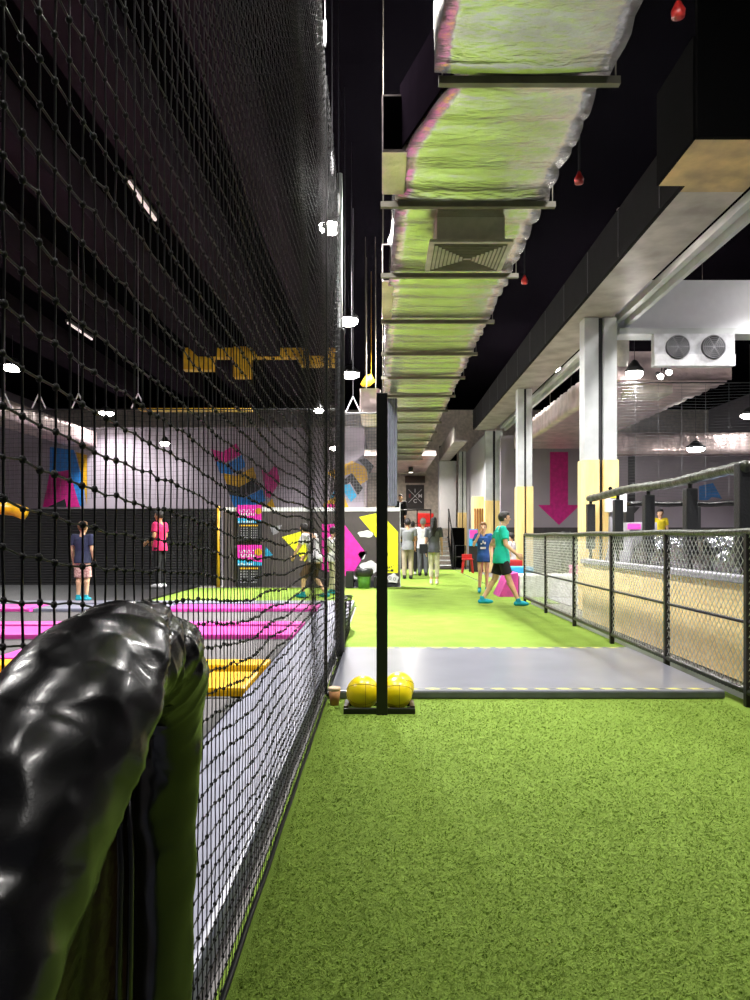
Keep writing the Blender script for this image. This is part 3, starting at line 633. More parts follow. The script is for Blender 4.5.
obj('tube', MB().tube([(2.6,26.9,0),(2.6,26.9,.85),(2.95,26.9,.85),(2.95,26.9,0)], .018, 8).tube([(2.6,26.9,.45),(2.95,26.9,.45)], .014, 8), 'black', t, True)
Y = 32.55; a = px(406,509,Y); b_ = px(424,485,Y)
t = thing('crossed_letter_sign', 'dark square sign with white cross and four letters on back wall', 'sign', (a[0], Y, a[2]))
obj('board', MB().box(a[0], b_[0], Y-.04, Y, a[2], b_[2]), 'dark_grey', t)
cx, cz = (a[0]+b_[0])/2, (a[2]+b_[2])/2+.04
obj('cross', MB().tube([(cx-.28,Y-.05,cz-.28),(cx+.28,Y-.05,cz+.28)], .012, 6).tube([(cx-.28,Y-.05,cz+.28),(cx+.28,Y-.05,cz-.28)], .012, 6), 'white', t)
for ch, dx, dz, m in (('I',0,.22,'white'),('E',-.22,0,'sprinkler'),('M',.22,0,'white'),('C',0,-.22,'white')): obj('letter', text_mb(MB(), ch, .22, (cx+dx,Y-.05,cz+dz)), m, t)
a = px(405,483,Y); b_ = px(425,476,Y)
tag(obj('red_display_panel', MB().box(a[0], b_[0], Y-.06, Y, a[2], b_[2], .01), mat('dark_red_screen', (70,24,30), .4, col2=(36,26,28), nscale=3)), 'dark red strip panel above the crossed letter sign', 'panel')
t = thing('red_armchair', 'bright red seat on the landing above the people', 'chair', px(425,520,29.6))
a = px(417,540,29.6); b_ = px(434,513,29.6)
obj('back', MB().box(a[0], b_[0], 29.75, 29.95, 1.16, b_[2], .04), 'red', t); obj('seat', MB().box(a[0]+.05, b_[0]-.05, 29.2, 29.74, 1.16, 1.6, .04), 'red', t)
obj('arm', MB().box(b_[0]-.1, b_[0], 29.2, 29.74, 1.16, 1.85, .03), 'red', t)
t = thing('timber_cabinet', 'brown timber cabinet with slats beside the third column', 'cabinet', (3.0, 25.5, 0))
obj('body', MB().box(3.05, 3.4, 25.3, 25.9, 1.2, 2.5, .01), 'ply', t)
for k in range(4): obj('slat', MB().box(3.07+k*.085, 3.12+k*.085, 25.27, 25.295, 1.25, 2.1), 'wood_red', t)
obj('base', MB().box(3.06, 3.39, 25.32, 25.88, 0, 1.2), 'matte_black', t)
t = thing('poster', 'small pink and blue poster on dark stand by the timber cabinet', 'poster', (2.85,25,1))
a = px(469,546,25.0); b_ = px(478,529,25.0)
obj('sheet', MB().box(a[0], b_[0], 25, 25.02, a[2], b_[2]), 'cyan', t); obj('pink_area', MB().box(a[0]+.02, b_[0]-.02, 24.99, 24.998, a[2]+.25, b_[2]-.03), 'pink_pad', t)
obj('stand', MB().box(a[0], b_[0], 25.03, 25.06, 0, b_[2]), 'black', t)
def stool(X, Y, label):
    t = thing('red_stool', label, 'stool', (X, Y, 0), 'red plastic stools')
    obj('seat', MB().box(X-.17, X+.17, Y-.17, Y+.17, .42, .46, .015), 'red', t)
    for sx in (-1,1):
        for sy in (-1,1): obj('leg', MB().tube([(X+sx*.17,Y+sy*.17,0),(X+sx*.12,Y+sy*.12,.42)], [.022,.03], 8), 'red', t)
    obj('back', MB().box(X-.16, X+.16, Y+.14, Y+.17, .46, .60, .015), 'red', t)
stool(2.72, 24.2, 'red plastic chair under the small poster')
# inflatable/foam blocks by the walker
blk = lambda x0,x1,y0,y1,z0,z1,m,lab: tag(obj('foam_block', MB().box(x0,x1,y0,y1,z0,z1,.03), m), lab, 'foam block', 'coloured foam blocks')
t = tag(obj('foam_wedge', MB().prism([(2.25,0),(2.62,0),(2.62,.46),(2.45,.44)], 'y', 14.6, 15.4), 'pink_pad'), 'pink foam wedge behind the walker in teal', 'foam block')
blk(2.64,3.9,14.5,15.3,0,.42,'white','white foam block beside the pink wedge behind the fence')
blk(2.5,3.1,15.5,16,0,.54,'cyan','light blue foam block behind the pink wedge')
blk(2.62,3.0,16.2,16.7,0,.66,'red','red foam block behind the light blue block')
blk(3.95,4.4,13.3,14.2,0,.3,'white','low white foam slab seen through the far end of fence')
blk(4.4,5.2,17.0,17.9,0,.5,'pink_pad','pink foam block far behind the fence')
blk(4.45,5.4,13.3,14.3,0,.42,'foam_grey','grey foam block far behind the fence')
tag(obj('pale_floor_mat', MB().box(3.15,5.6,12.9,16.0,-.02,-.0,.003), 'foam_grey'), 'pale floor mat under the foam blocks beyond the fence', 'mat')
for k,(x,y,h) in enumerate(((4.6,19,1.3),(5.3,20,1.2),(5.9,19.4,1.35))):
    tag(obj('padded_post', MB().lathe([(.12,0),(.14,.05),(.14,h-.05),(.1,h)], (x,y,0), 14), 'pad_black', None, True), ['black padded post left of three behind the second column','black padded post middle of three behind the second column','black padded post right of three behind the second column'][k], 'post', 'black padded posts')

# ================================================================ FENCE (right)
XF = 2.48
t = thing('mesh_fence', 'black framed diamond mesh fence along the right of the turf', 'fence', (XF, 8, 0))
posts = [5.15, 6.62, 8.2, 9.8, 11.5, 13.2]; HF = 1.185
for i, y in enumerate([2.2, 3.6]+posts): obj('post', MB().box(XF-.022, XF+.022, y-.022, y+.022, 0, HF, .004), 'black', t)
obj('top_rail', MB().tube([(XF,y,HF+.005*math.sin(y*3)) for y in np.arange(1.8,13.26,.2)], .026, 10), 'rail_green', t, True)
obj('middle_rail', MB().tube([(XF,1.8,.57),(XF,13.2,.57)], .013, 8), 'black', t, True)
obj('bottom_rail', MB().tube([(XF,1.8,.10),(XF,13.2,.10)], .022, 8), 'rail_green', t, True)
mb = MB(); st = .075; z0, z1 = .11, HF-.01; n = int((13.2-1.8)/st); hgt = z1-z0; run = hgt*1.0
V = []; F = []; base = 0
for sgn, dx in ((1,.003),(-1,-.003)):
    for k in range(-int(run/st), n+int(run/st)):
        ya, yb = 1.8+k*st, 1.8+k*st+run
        u0 = max(0, (1.8-ya)/run); u1 = min(1, (13.2-ya)/run)
        if u1 <= u0: continue
        za, zb = (z0+hgt*u0, z0+hgt*u1) if sgn > 0 else (z1-hgt*u0, z1-hgt*u1)
        mb.tube([(XF+dx,ya+run*u0,za),(XF+dx,ya+run*u1,zb)], .0032, 4, False)
obj('diamond_mesh', mb, 'wire', t)
mb = MB(); mb2 = MB()
for y in np.arange(1.8, 13.2, .055): mb.tube([(XF,y,.075),(XF+.01,y+.02,.135)], .004, 4, False); mb2.tube([(XF,y,HF-.035),(XF+.01,y+.02,HF+.02)], .0035, 4, False)
obj('bottom_lacing', mb, 'net_grey', t); obj('top_lacing', mb2, 'net_grey', t)
tag(obj('concrete_kerb', MB().box(2.57, 2.66, 1.5, 13.1, -.02, .05), 'wall_light'), 'pale grey kerb strip behind the fence foot', 'kerb')
# plywood pit wall
t = thing('plywood_pit_wall', 'yellow plywood wall of the foam pit behind the fence', 'pit wall', (2.9, 8, 0))
for k in range(5):
    obj('board', MB().box(2.86, 2.9, 4.0+k*1.36, 5.35+k*1.36, 0, .78, .003), 'osb', t)
obj('end_board', MB().box(2.86, 3.14, 10.81, 10.85, 0, .78), 'osb', t)
obj('grey_cap', MB().box(2.83, 2.98, 4.0, 10.85, .78, .84, .012), 'foam_grey', t)
pit = tag(obj('silver_film_heap', MB(), 'silver_film') if False else obj('silver_film_heap', (lambda: (lambda P: P)(None))() or MB().box(0,.1,0,.1,0,.1), 'silver_film'), 'glossy dark crumpled plastic film covering the foam pit', 'plastic sheet')
# replace heap mesh by a crumpled surface
nx, ny = 60, 110; XX, YY = np.meshgrid(np.linspace(3.08, 6.6, nx), np.linspace(4.0, 9.3, ny), indexing='ij')
ZZ = .86+.14*np.abs(np.sin(XX*3.1+1.3*np.sin(YY*2.3)))+.12*np.abs(np.sin(YY*4.1+XX*2))+.05*rng.random(XX.shape)+.05*(XX-3)
Vh = np.stack([XX, YY, ZZ], -1).reshape(-1,3); I = np.arange(nx*ny).reshape(nx,ny)
Fh = [(int(I[i,j]),int(I[i+1,j]),int(I[i+1,j+1]),int(I[i,j+1])) for i in range(nx-1) for j in range(ny-1)]
Vb = Vh.copy(); Vb[:,2] = .6; nb = len(Vh)
edge = [int(I[i,0]) for i in range(nx)]+[int(I[-1,j]) for j in range(1,ny)]+[int(I[i,-1]) for i in range(nx-2,-1,-1)]+[int(I[0,j]) for j in range(ny-2,0,-1)]
Fh += [(edge[k], edge[(k+1)%len(edge)], edge[(k+1)%len(edge)]+nb, edge[k]+nb) for k in range(len(edge))]
me = pit.data; me.clear_geometry(); Vall = np.concatenate([Vh,Vb])-np.array([4.8,6.6,.6]); me.from_pydata([tuple(p) for p in Vall.tolist()], [], Fh); me.update(); pit.location = (4.8,6.6,.6)
tag(obj('pit_base', MB().box(3.0, 6.7, 4.0, 10.8, 0, .6), 'dark_grey'), 'dark base platform of the foam pit', 'platform')
tag(obj('foam_block', MB().prism([(3.1,.6),(4.1,.6),(4.02,1.13),(3.2,1.13)], 'y', 9.6, 10.7), 'foam_grey'), 'large light grey foam block behind the plywood wall', 'foam block')
tag(obj('foam_block', MB().box(3.55,3.95,10.9,11.4,0,1.36,.02), 'foam_grey'), 'tall grey block with pink patch behind the padded rail', 'foam block')
tag(obj('blue_cloth', MB().box(3.4,3.75,8.2,8.5,1.16,1.22,.02), 'blue'), 'blue cloth lying on the plastic film', 'cloth')
# padded rail above the pit wall
t = thing('padded_rail', 'black padded rail on posts above the foam pit, sloping tube', 'rail', (2.9, 8, .8))
pts = [(2.98, y, 1.715+.012*math.sin(y*2.2)) for y in np.arange(6.2, 10.95, .06)]
V_, r_ = [], []
obj('top_pad', MB().tube(pts, [.05+.004*math.sin(k*1.9)+.003*math.sin(k*.7) for k in range(len(pts))], 14), 'rail_green', t, True)
for k, y in enumerate((6.27, 7.35, 8.5, 9.6, 10.85)):
    q = obj('post', MB().tube([(2.98,y,.84),(2.98,y,1.68)], .022, 8), 'black', t)
    obj('post_pad', MB().box(2.98-.055, 2.98+.055, y-.055, y+.055, .98 if k else .9, 1.62 if k else 1.76, .015), 'pad_black', q)
t = thing('padded_rail', 'farther black padded rail crossing behind the foam pit', 'rail', (4.8, 12.3, 0))
obj('top_pad', MB().tube([(x, 12.6, 1.70+.01*math.sin(x*9)) for x in np.arange(4.05,6.5,.1)], .045, 12), 'vinyl', t, True)
for x in (4.1, 5.2, 5.95, 6.45): obj('post', MB().box(x-.07, x+.07, 12.55, 12.7, 0, 1.66, .02), 'pad_black', t)
t = tag(obj('pink_patch_board', MB().box(*[px(627,0,10.9)[0], px(640,0,10.9)[0]], 10.87, 10.89, 1.26, 1.34), 'pink_pad'), 'small pink board on the tall grey block', 'board')
t = thing('toy_figure_box', 'white box with yellow front and two dark knobs by the column', 'box', (3.55,12.3,1.5))
a = px(608,512,11.5); b_ = px(627,490,11.5)
obj('box', MB().box(a[0], b_[0], 11.5, 11.7, a[2], b_[2], .02), 'white', t); obj('yellow_front', MB().box(a[0]+.03, b_[0]-.12, 11.49, 11.499, b_[2]-.12, b_[2]-.04), 'yellow', t)
for dx in (.05, .2): obj('knob', MB().ell((a[0]+dx, 11.55, b_[2]+.025), .03), 'matte_black', t, True)
obj('stand', MB().box(a[0]+.05, b_[0]-.05, 11.55, 11.65, 0, a[2]), 'foam_grey', t)
# fine net hung in the openings
fine_net(3.95, 7.6, 13.05, 1.85, 3.8, .05, 'fine grey net across the right room opening', 'net_grey', .0022, .4)

# ================================================================ GREY LANDING MAT
t = thing('landing_mat', 'large grey vinyl mat lying across the turf', 'mat', (1.03, 6.5, 0))
obj('pad', MB().box(-.37, 2.44, 5.40, 7.55, .004, .06, .018), 'mat_grey', t)
obj('edge_band', MB().box(-.36, 2.43, 5.388, 5.398, .01, .05), 'mat_side', t)
obj('hazard_tape', MB().box(-.0, 2.38, 5.44, 5.475, .0602, .0618), 'hazard', t)
obj('hazard_tape', MB().box(-.33, 2.38, 7.46, 7.50, .0602, .0618), 'hazard', t)

# ================================================================ GOAL POST STAND, BALLS, CUP
t = thing('post_stand', 'tall black flat post on a low frame base standing on turf', 'stand', (0, 4.97, 0))
obj('upright', MB().box(-.036, .036, 4.90, 4.94, .0, 2.08, .003), 'black', t)
obj('front_bar', MB().box(-.25, .215, 4.93, 4.97, .0, .035, .003), 'black', t)
obj('back_bar', MB().box(-.25, .215, 5.17, 5.19, .0, .022, .003), 'black', t)
for x in (-.235, .2): obj('side_bar', MB().box(x-.015, x+.015, 4.97, 5.17, .005, .045, .003), 'wood_dark', t)
def ball(X, Y, R, lab, z=.0):
    t = thing('football', lab, 'ball', (X, Y, z), 'yellow footballs')
    obj('shell', MB().ell((X,Y,z+R), R, 32, 20), 'ball', t, True)
    mb = MB()
    for ax in ((1,0,0),(0,.5,.87),(0,-.7,.7)):
        A = Vector(ax); u = A.orthogonal().normalized(); v_ = A.cross(u)
        mb.tube([Vector((X,Y,z+R))+(u*math.cos(a)+v_*math.sin(a))*(R*.9835)+A*R*.18 for a in np.linspace(0,2*PI,49)], .0016, 6, False)
    obj('seam', mb, 'ball_seam', t, True)
ball(-.128, 5.08, .111, 'yellow football left of the black post', .0)
ball(.096, 5.075, .106, 'front yellow football right of the black post', .0)
ball(.118, 5.285, .105, 'yellow football behind the right one, mostly hidden')
t = thing('paper_cup', 'brown paper cup with pale rim on turf beside the net', 'cup', (-.31,5.25,0))
obj('body', MB().lathe([(.028,0),(.041,.105),(.038,.105),(.026,.006)], (-.325,5.2,0), 20), 'cup', t, True)
obj('rim', MB().lathe([(.041,.1),(.043,.118),(.040,.124),(.036,.118)], (-.325,5.2,0), 20), 'cup_lid', t, True)

# ================================================================ FOREGROUND PADDED FRAME
def crom(P, n):
    out = []; P = [np.array(p, float) for p in P]; P = [2*P[0]-P[1]]+P+[2*P[-1]-P[-2]]
    for i in range(1, len(P)-2):
        for k in range(n):
            t_ = k/n; a, b_, c, d = P[i-1:i+3]
            out.append(.5*((2*b_)+(-a+c)*t_+(2*a-5*b_+4*c-d)*t_**2+(-a+3*b_-3*c+d)*t_**3))
    out.append(P[-2]); return out
ctrl = [(-.355,-.15,.065,.062),(-.345,.2,.46,.062),(-.318,.34,.64,.062),(-.30,.43,.755,.062)]+[px(x,y,Y)+(r,) for x,y,Y,r in ((-52,1010,.50,.062),(-12,900,.545,.062),(30,790,.60,.064),(68,714,.66,.064),(104,668,.73,.058),(134,656,.80,.052),(160,672,.86,.046),(170,720,.90,.040),(166,800,.92,.036),(162,920,.93,.034))]+[(-.275,.93,.35,.034),(-.275,.93,.03,.034)]
C4 = crom(ctrl, 26); N = 96
fr = thing('padded_barrier', 'glossy black vinyl padded barrier filling the lower left foreground', 'barrier', (-.33,.6,0))
V = []; F = []; prev = None
for i, c in enumerate(C4):
    p = Vector(c[:3]); r = c[3]; q0 = Vector(C4[max(i-1,0)][:3]); q1 = Vector(C4[min(i+1,len(C4)-1)][:3]); tt = (q1-q0).normalized()
    a = Vector((1,0,0)) if prev is None else prev
    u = (a-tt*a.dot(tt)).normalized(); w_ = tt.cross(u); prev = u; s_ = i/26
    for k in range(N):
        an = 2*PI*k/N; d = 0
        bend = math.exp(-((s_-9.3)/1.3)**2)                    # loose folds gathered at the bend
        d += bend*.0055*(abs(math.sin(4.2*s_+1.5*an))**.7-.5)*(1.2+math.sin(an*2+s_))
        d += bend*.004*(1-abs(math.sin(6.3*s_-2.0*an+.6)))**3
        lg = math.exp(-((s_-6)/2.6)**2)
        d += lg*.0035*(1-abs(math.sin(.35*s_+1.0*an+.6)))**5*2
        d += .0016*math.sin(3*an+2.2*s_)+.0011*math.sin(5*s_+2*an)+.0008*math.sin(9*s_-3*an)
        d += -.004*math.exp(-((math.cos(an-2.4)-1)/.004)**2)   # seam groove
        af = (an+PI) % (2*PI)-PI; a0 = -1.15+.62*(9.2-s_)             # overlapping fold of the cover near the bend
        if 6.6 < s_ < 9.4: x_ = af-a0; d += .009*math.sin(PI*(s_-6.6)/2.8)*(math.exp(-(x_/.45)**2) if x_ < 0 else math.exp(-(x_/.05)**2)-.35*math.exp(-((x_-.12)/.1)**2))
        q3 = p+u*r*math.cos(an)+w_*r*math.sin(an)
        d += (.0028*noise.noise(q3*11)+.0009*noise.noise(q3*40+Vector((3,1,7))))+.0011*(1-abs(noise.noise(q3*24+Vector((9,2,5)))))**6
        rr = r+d; V.append(p+u*rr*math.cos(an)*1.05+w_*rr*math.sin(an))
for i in range(len(C4)-1):
    for k in range(N): a = i*N+k; b_ = i*N+(k+1) % N; F.append((a,b_,b_+N,a+N))
F.append(tuple(reversed(range(N)))); F.append(tuple((len(C4)-1)*N+k for k in range(N)))
obj('padding', ([tuple(v) for v in V], F), 'vinyl', fr, True)
def sheet(fn, nu, nv, th=.002):
    mb = MB(); P_ = [[Vector(fn(i/(nu-1), j/(nv-1))) for j in range(nv)] for i in range(nu)]
    for side in (0, 1):
        for i in range(nu):
            for j in range(nv):
                du_ = P_[min(i+1,nu-1)][j]-P_[max(i-1,0)][j]; dv_ = P_[i][min(j+1,nv-1)]-P_[i][max(j-1,0)]; nn = du_.cross(dv_).normalized()
                mb.v.append(tuple(P_[i][j]+nn*th*(side-.5)))
    n = nu*nv
    for i in range(nu-1):
        for j in range(nv-1):
            a = i*nv+j; mb.f.append((a,a+nv,a+nv+1,a+1)); mb.f.append((n+a,n+a+1,n+a+nv+1,n+a+nv))
    for i in range(nu-1): a = i*nv; mb.f.append((a,n+a,n+a+nv,a+nv)); a += nv-1; mb.f.append((a,a+nv,n+a+nv,n+a))
    for j in range(nv-1): a = j; mb.f.append((a,a+1,n+a+1,n+a)); a = (nu-1)*nv+j; mb.f.append((a,n+a,n+a+1,a+1))
    return mb
# big loose fold hanging inside the bend, cuff flap on the right leg, inner lining with seam
def lerp_px(A, B, t_): return tuple(A[k]+(B[k]-A[k])*t_ for k in range(3))
def quad(c00, c10, c01, c11, bulge, fold=0, ff=3):
    A, B, C, D = [Vector(px(*c)) for c in (c00, c10, c01, c11)]
    def fn(u, v):
        p = A*(1-u)*(1-v)+B*u*(1-v)+C*(1-u)*v+D*u*v
        p.y -= bulge*math.sin(PI*u)*(.5+.5*math.sin(PI*v)); p.y -= fold*math.sin(ff*PI*u+2*v); p.x += fold*.4*math.sin(4*v+ff*u)
        return p
    return fn
obj('cuff_flap', sheet(quad((132,640,.775),(203,640,.86),(150,712,.80),(198,672,.86), .028, .007, 4), 40, 24), 'vinyl', fr, True)
obj('lining', sheet(quad((78,800,.86),(142,690,.93),(20,1150,.80),(150,1150,.93), .0, .006, 4), 40, 40), 'vinyl_brown', fr, True)
obj('seam_welt', MB().tube([px(118,775,.85),px(121,870,.835),px(119,960,.82),px(116,1120,.80)], .004, 8).tube([px(128,770,.855),px(131,870,.84),px(130,960,.825),px(127,1120,.80)], .0035, 8), 'vinyl', fr, True)

# ================================================================ PEOPLE
def person(label, X, Y, H, rz, skin='skin', hair='hair', hairstyle='short', top='greycloth', sleeve=.45, bottom='khaki', leglen=1.0, shoe='white', pose=None, z=0, female=False, extras=None, socks=None, voxel=.009, hemdrop=.055, slim=1, hs=1.1):
    """joints are fractions of the height, facing +Y; R/L are the person's own sides (R = +X)"""
    J = dict(pel=(0,0,.53), chest=(0,0,.72), neck=(0,0,.845), head=(0,.012,.925),
        shR=(.112,0,.805), elR=(.135,-.01,.635), wrR=(.14,.03,.495), shL=(-.112,0,.805), elL=(-.135,-.01,.635), wrL=(-.14,.03,.495),
        hiR=(.052,0,.515), knR=(.055,.01,.285), anR=(.055,-.01,.05), hiL=(-.052,0,.515), knL=(-.055,.01,.285), anL=(-.055,-.01,.05))
    if pose: J.update(pose)
    J = {k: Vector(v)*H for k, v in J.items()}; k = H
    t = thing('person', label, 'person', (X, Y, z+.008*H)); t.rotation_euler = (0,0,rz); t.scale = (slim,1,1); kh = k*hs
    def seg(mb, a, b_, ra, rb, n=12, sq=1): mb.tube([a, b_], [ra*k, rb*k], n, True, sq)
    def limb(mb, a, b_, c, ra, rb, rc, n=12):
        seg(mb, a, b_, ra, rb, n); seg(mb, b_, c, rb, rc, n); mb.ell(b_, rb*k*1.0, 12, 8); mb.ell(a, ra*k, 12, 8); mb.ell(c, rc*k, 10, 6)
    B = MB(); ch, pe, nk, hd = J['chest'], J['pel'], J['neck'], J['head']
    B.ell(ch, (.095*k,.06*k,.11*k)); B.ell((ch+pe)/2, (.078*k,.052*k,.12*k)); B.ell(pe, (.09*k,.062*k,.07*k))
    seg(B, ch+Vector((0,0,.08*k)), nk, .045, .03); seg(B, nk-Vector((0,0,.02*k)), hd-Vector((0,0,.02*k)), .031, .03)
    B.ell(hd, (.043*kh,.052*kh,.06*kh), 20, 14); B.ell(hd+Vector((0,.016*kh,-.036*kh)), (.028*kh,.03*kh,.026*kh), 14, 10)
    B.ell(hd+Vector((0,.053*kh,-.010*kh)), (.007*kh,.011*kh,.013*kh), 10, 8)
    for s_ in (-1,1): B.ell(hd+Vector((s_*.044*kh,-.002*kh,-.008*kh)), (.006*kh,.01*kh,.015*kh), 10, 8)
    hands = {}
    for s_, q in (('R',1),('L',-1)):
        sh, el, wr = J['sh'+s_], J['el'+s_], J['wr'+s_]; seg(B, ch+Vector((q*.04*k,0,.075*k)), sh, .036, .034)
        limb(B, sh, el, wr, .031, .024, .0165)
        d = (wr-el).normalized(); side = Vector((0,1,0)) if abs(d.y) < .8 else Vector((0,0,1)); side = (side-d*side.dot(d)).normalized(); nrm = d.cross(side)
        pc = wr+d*.03*k; B.tube([wr, wr+d*.02*k, wr+d*.055*k], [.0155*k,.022*k,.024*k], 12, True, .55, up=tuple(nrm))
        inn = nrm*(-q)
        for f_ in range(4):
            L_ = (.042,.048,.044,.034)[f_]*k; o_ = side*(.018-.012*f_)*k; r0 = max(.0062*k,.0075)
            p0 = wr+d*.048*k+o_; p1 = p0+d*L_*.5+inn*.003*k; p2 = p1+d*L_*.38+inn*L_*.28
            B.tube([p0,p1,p2], [r0,r0*.95,r0*.75], 8); B.ell(p2, r0*.75, 8, 6)
        p0 = wr+d*.02*k+side*.015*k; p1 = p0+d*.016*k+side*.018*k; p2 = p1+d*.02*k+side*.006*k+inn*.006*k
        B.tube([p0,p1,p2], [max(.008*k,.009),.008*k,.0065*k], 8); B.ell(p2, .0065*k, 8, 6)
        hi, kn, an_ = J['hi'+s_], J['kn'+s_], J['an'+s_]; limb(B, hi, kn, an_, .052, .034, .021)
        seg(B, kn-(kn-an_)*.15+Vector((0,-.008*k,0)), kn-(kn-an_)*.55, .034, .026)
        fo = Vector((0,1,0)); shin = (an_-kn).normalized(); tilt = J.get('ft'+s_); 
        toe = an_+Vector((0,.085*k,-.03*k)) if tilt is None else tilt
        B.tube([an_+Vector((0,-.02*k,-.028*k)), an_+Vector((0,.02*k,-.026*k)), toe], [.02*k,.022*k,.013*k], 10, True)
    V_, F_ = remeshed(B, voxel); body = obj('body', (V_, F_), skin, t, True, local=True)
    for s_ in (-1,1): obj('eye', MB().ell(hd+Vector((s_*.018*kh,.047*kh,.003*kh)), (.0075*kh,.005*kh,.0045*kh), 10, 8), 'eye', body, True, local=True)
    obj('mouth', MB().ell(hd+Vector((0,.046*kh,-.034*kh)), (.013*kh,.004*kh,.004*kh), 10, 8), 'lip', body, True, local=True)
    # hair
    Hh = MB(); Hh.ell(hd+Vector((0,-.008*kh,.012*kh)), (.05*kh,.056*kh,.058*kh), 20, 14)
    Hh.ell(hd+Vector((0,.02*kh,.045*kh)), (.038*kh,.03*kh,.022*kh), 14, 10)
    if hairstyle == 'long': Hh.tube([hd+Vector((0,-.03*kh,.01*kh)), hd+Vector((0,-.05*kh,-.08*kh)), hd+Vector((0,-.055*kh,-.2*kh))], [.05*kh,.055*kh,.03*kh], 14, True)
    if hairstyle == 'pony': Hh.tube([hd+Vector((0,-.05*kh,.02*kh)), hd+Vector((0,-.08*kh,-.02*kh)), hd+Vector((0,-.075*kh,-.08*kh))], [.018*kh,.02*kh,.008*kh], 10, True)
    V_, F_ = remeshed(Hh, .008)
    # open the hair cap over the face
    hv = np.array(V_); keep = []
    cut = lambda p: (p[1]-hd.y) > .012*kh and (p[2]-hd.z) < .028*kh and abs(p[0]) < .05*kh
    F_ = [f for f in F_ if not all(cut(hv[i]) for i in f)]
    # also lift hair off the neck for short styles
    if hairstyle == 'short': F_ = [f for f in F_ if not all(hv[i][2]-hd.z < -.042*kh for i in f)]
    obj('hair', (V_, F_), hair, t, True, local=True)
    # shirt with flat hems
    T_ = MB(); hem = pe.z-hemdrop*k; 
    tp = [(Vector((pe.x*.9, pe.y*.9, hem)), .104), (pe, .1), (Vector(((pe.x+ch.x)/2,(pe.y+ch.y)/2,(pe.z+ch.z)/2)), .087), (ch, .1), (ch+Vector((0,0,.06*k)), .098), (nk+Vector((0,0,-.035*k)), .05)]
    base = len(T_.v); n = 24
    for c, r in tp:
        for q in range(n): a = 2*PI*q/n; T_.v.append((c.x+r*k*math.cos(a)*1.05, c.y+r*k*math.sin(a)*(.9 if c.z < pe.z+.02*k else .74), c.z))
    for i in range(len(tp)-1):
        for q in range(n): T_.f.append((i*n+q, i*n+(q+1) % n, (i+1)*n+(q+1) % n, (i+1)*n+q))
    T_.f.append(tuple(reversed(range(n)))); T_.f.append(tuple((len(tp)-1)*n+q for q in range(n)))
    for s_, q in (('R',1),('L',-1)):
        sh, el, wr = J['sh'+s_], J['el'+s_], J['wr'+s_]; T_.ell(sh, .041*k, 14, 10); seg(T_, ch+Vector((q*.03*k,0,.07*k)), sh, .045, .041)
        if sleeve <= 1: seg(T_, sh, sh+(el-sh)*sleeve*1.4, .041, .042, 16)
        else: seg(T_, sh, el, .041, .032); T_.ell(el, .032*k, 12, 8); seg(T_, el, el+(wr-el)*.93, .032, .025)
    obj('shirt', remeshed(T_, .010, 2), top, t, True, local=True)
    Bt = MB(); Bt.ell(pe, (.086*k,.058*k,.06*k), 20, 12)
    for s_ in ('R','L'):
        hi, kn, an_ = J['hi'+s_], J['kn'+s_], J['an'+s_]; Bt.ell(hi, .053*k, 14, 10)
        if leglen < .6: seg(Bt, hi+(kn-hi)*.22, hi+(kn-hi)*leglen*1.9, .056, .058, 18)
        else:
            seg(Bt, hi, kn, .058, .044, 16); Bt.ell(kn, .044*k, 12, 8); seg(Bt, kn, kn+(an_-kn)*(leglen), .044, .036, 16)
    obj('shorts' if leglen < .6 else 'trousers', remeshed(Bt, .010, 2), bottom, t, True, local=True)
    for s_ in ('R','L'):
        an_ = J['an'+s_]; toe = J.get('ft'+s_) or an_+Vector((0,.088*k,-.030*k))
        Sh = MB(); Sh.tube([an_+Vector((0,-.03*k,-.026*k)), an_+Vector((0,.015*k,-.022*k)), (an_+toe)/2+Vector((0,.01*k,-.012*k)), toe+Vector((0,.008*k,0))], [.024*k,.03*k,.027*k,.017*k], 14)
        Sh.ell(an_+Vector((0,-.03*k,-.026*k)), .024*k, 12, 8); Sh.ell(toe+Vector((0,.008*k,0)), .017*k, 12, 8); seg(Sh, an_+Vector((0,-.004*k,-.02*k)), an_+Vector((0,-.004*k,.03*k)), .028, .027)
        obj('sock' if shoe == 'teal_sock' else 'shoe', remeshed(Sh, .008, 2), shoe, t, True, local=True)
    if extras: extras(t, J, k)
    return t
R_ = math.radians
# walker in teal (facing +X -> rotate -90)
person('person in teal t-shirt and black shorts walking right beside the fence', 2.0, 12.75, 1.57, -PI/2, top='teal', bottom='blackcloth', leglen=.42, shoe='teal_sock', hairstyle='short', hemdrop=.085,
    pose=dict(chest=(0,.01,.72), neck=(0,.02,.845), head=(0,.035,.925), knR=(.05,.07,.285), anR=(.055,.175,.045), knL=(-.05,-.06,.275), anL=(-.055,-.19,.06), elR=(.14,.03,.64), wrR=(.13,.14,.545), elL=(-.135,-.08,.65), wrL=(-.13,.05,.56)))
def print_front(t, J, k):
    c = J['chest']; mb = MB()
    for (x, z, w2, h2) in ((-.03,-.03,.012,.03),(0,-.02,.01,.04),(.028,-.035,.012,.02)): mb.box(c.x+x*k-w2*k, c.x+x*k+w2*k, c.y+.075*k, c.y+.078*k, c.z+z*k, c.z+z*k+h2*k)
    mb.box(-.045*k, .045*k, c.y+.072*k, c.y+.076*k, c.z-.10*k, c.z-.07*k)
    obj('shirt_print', mb, 'white', t, local=True)
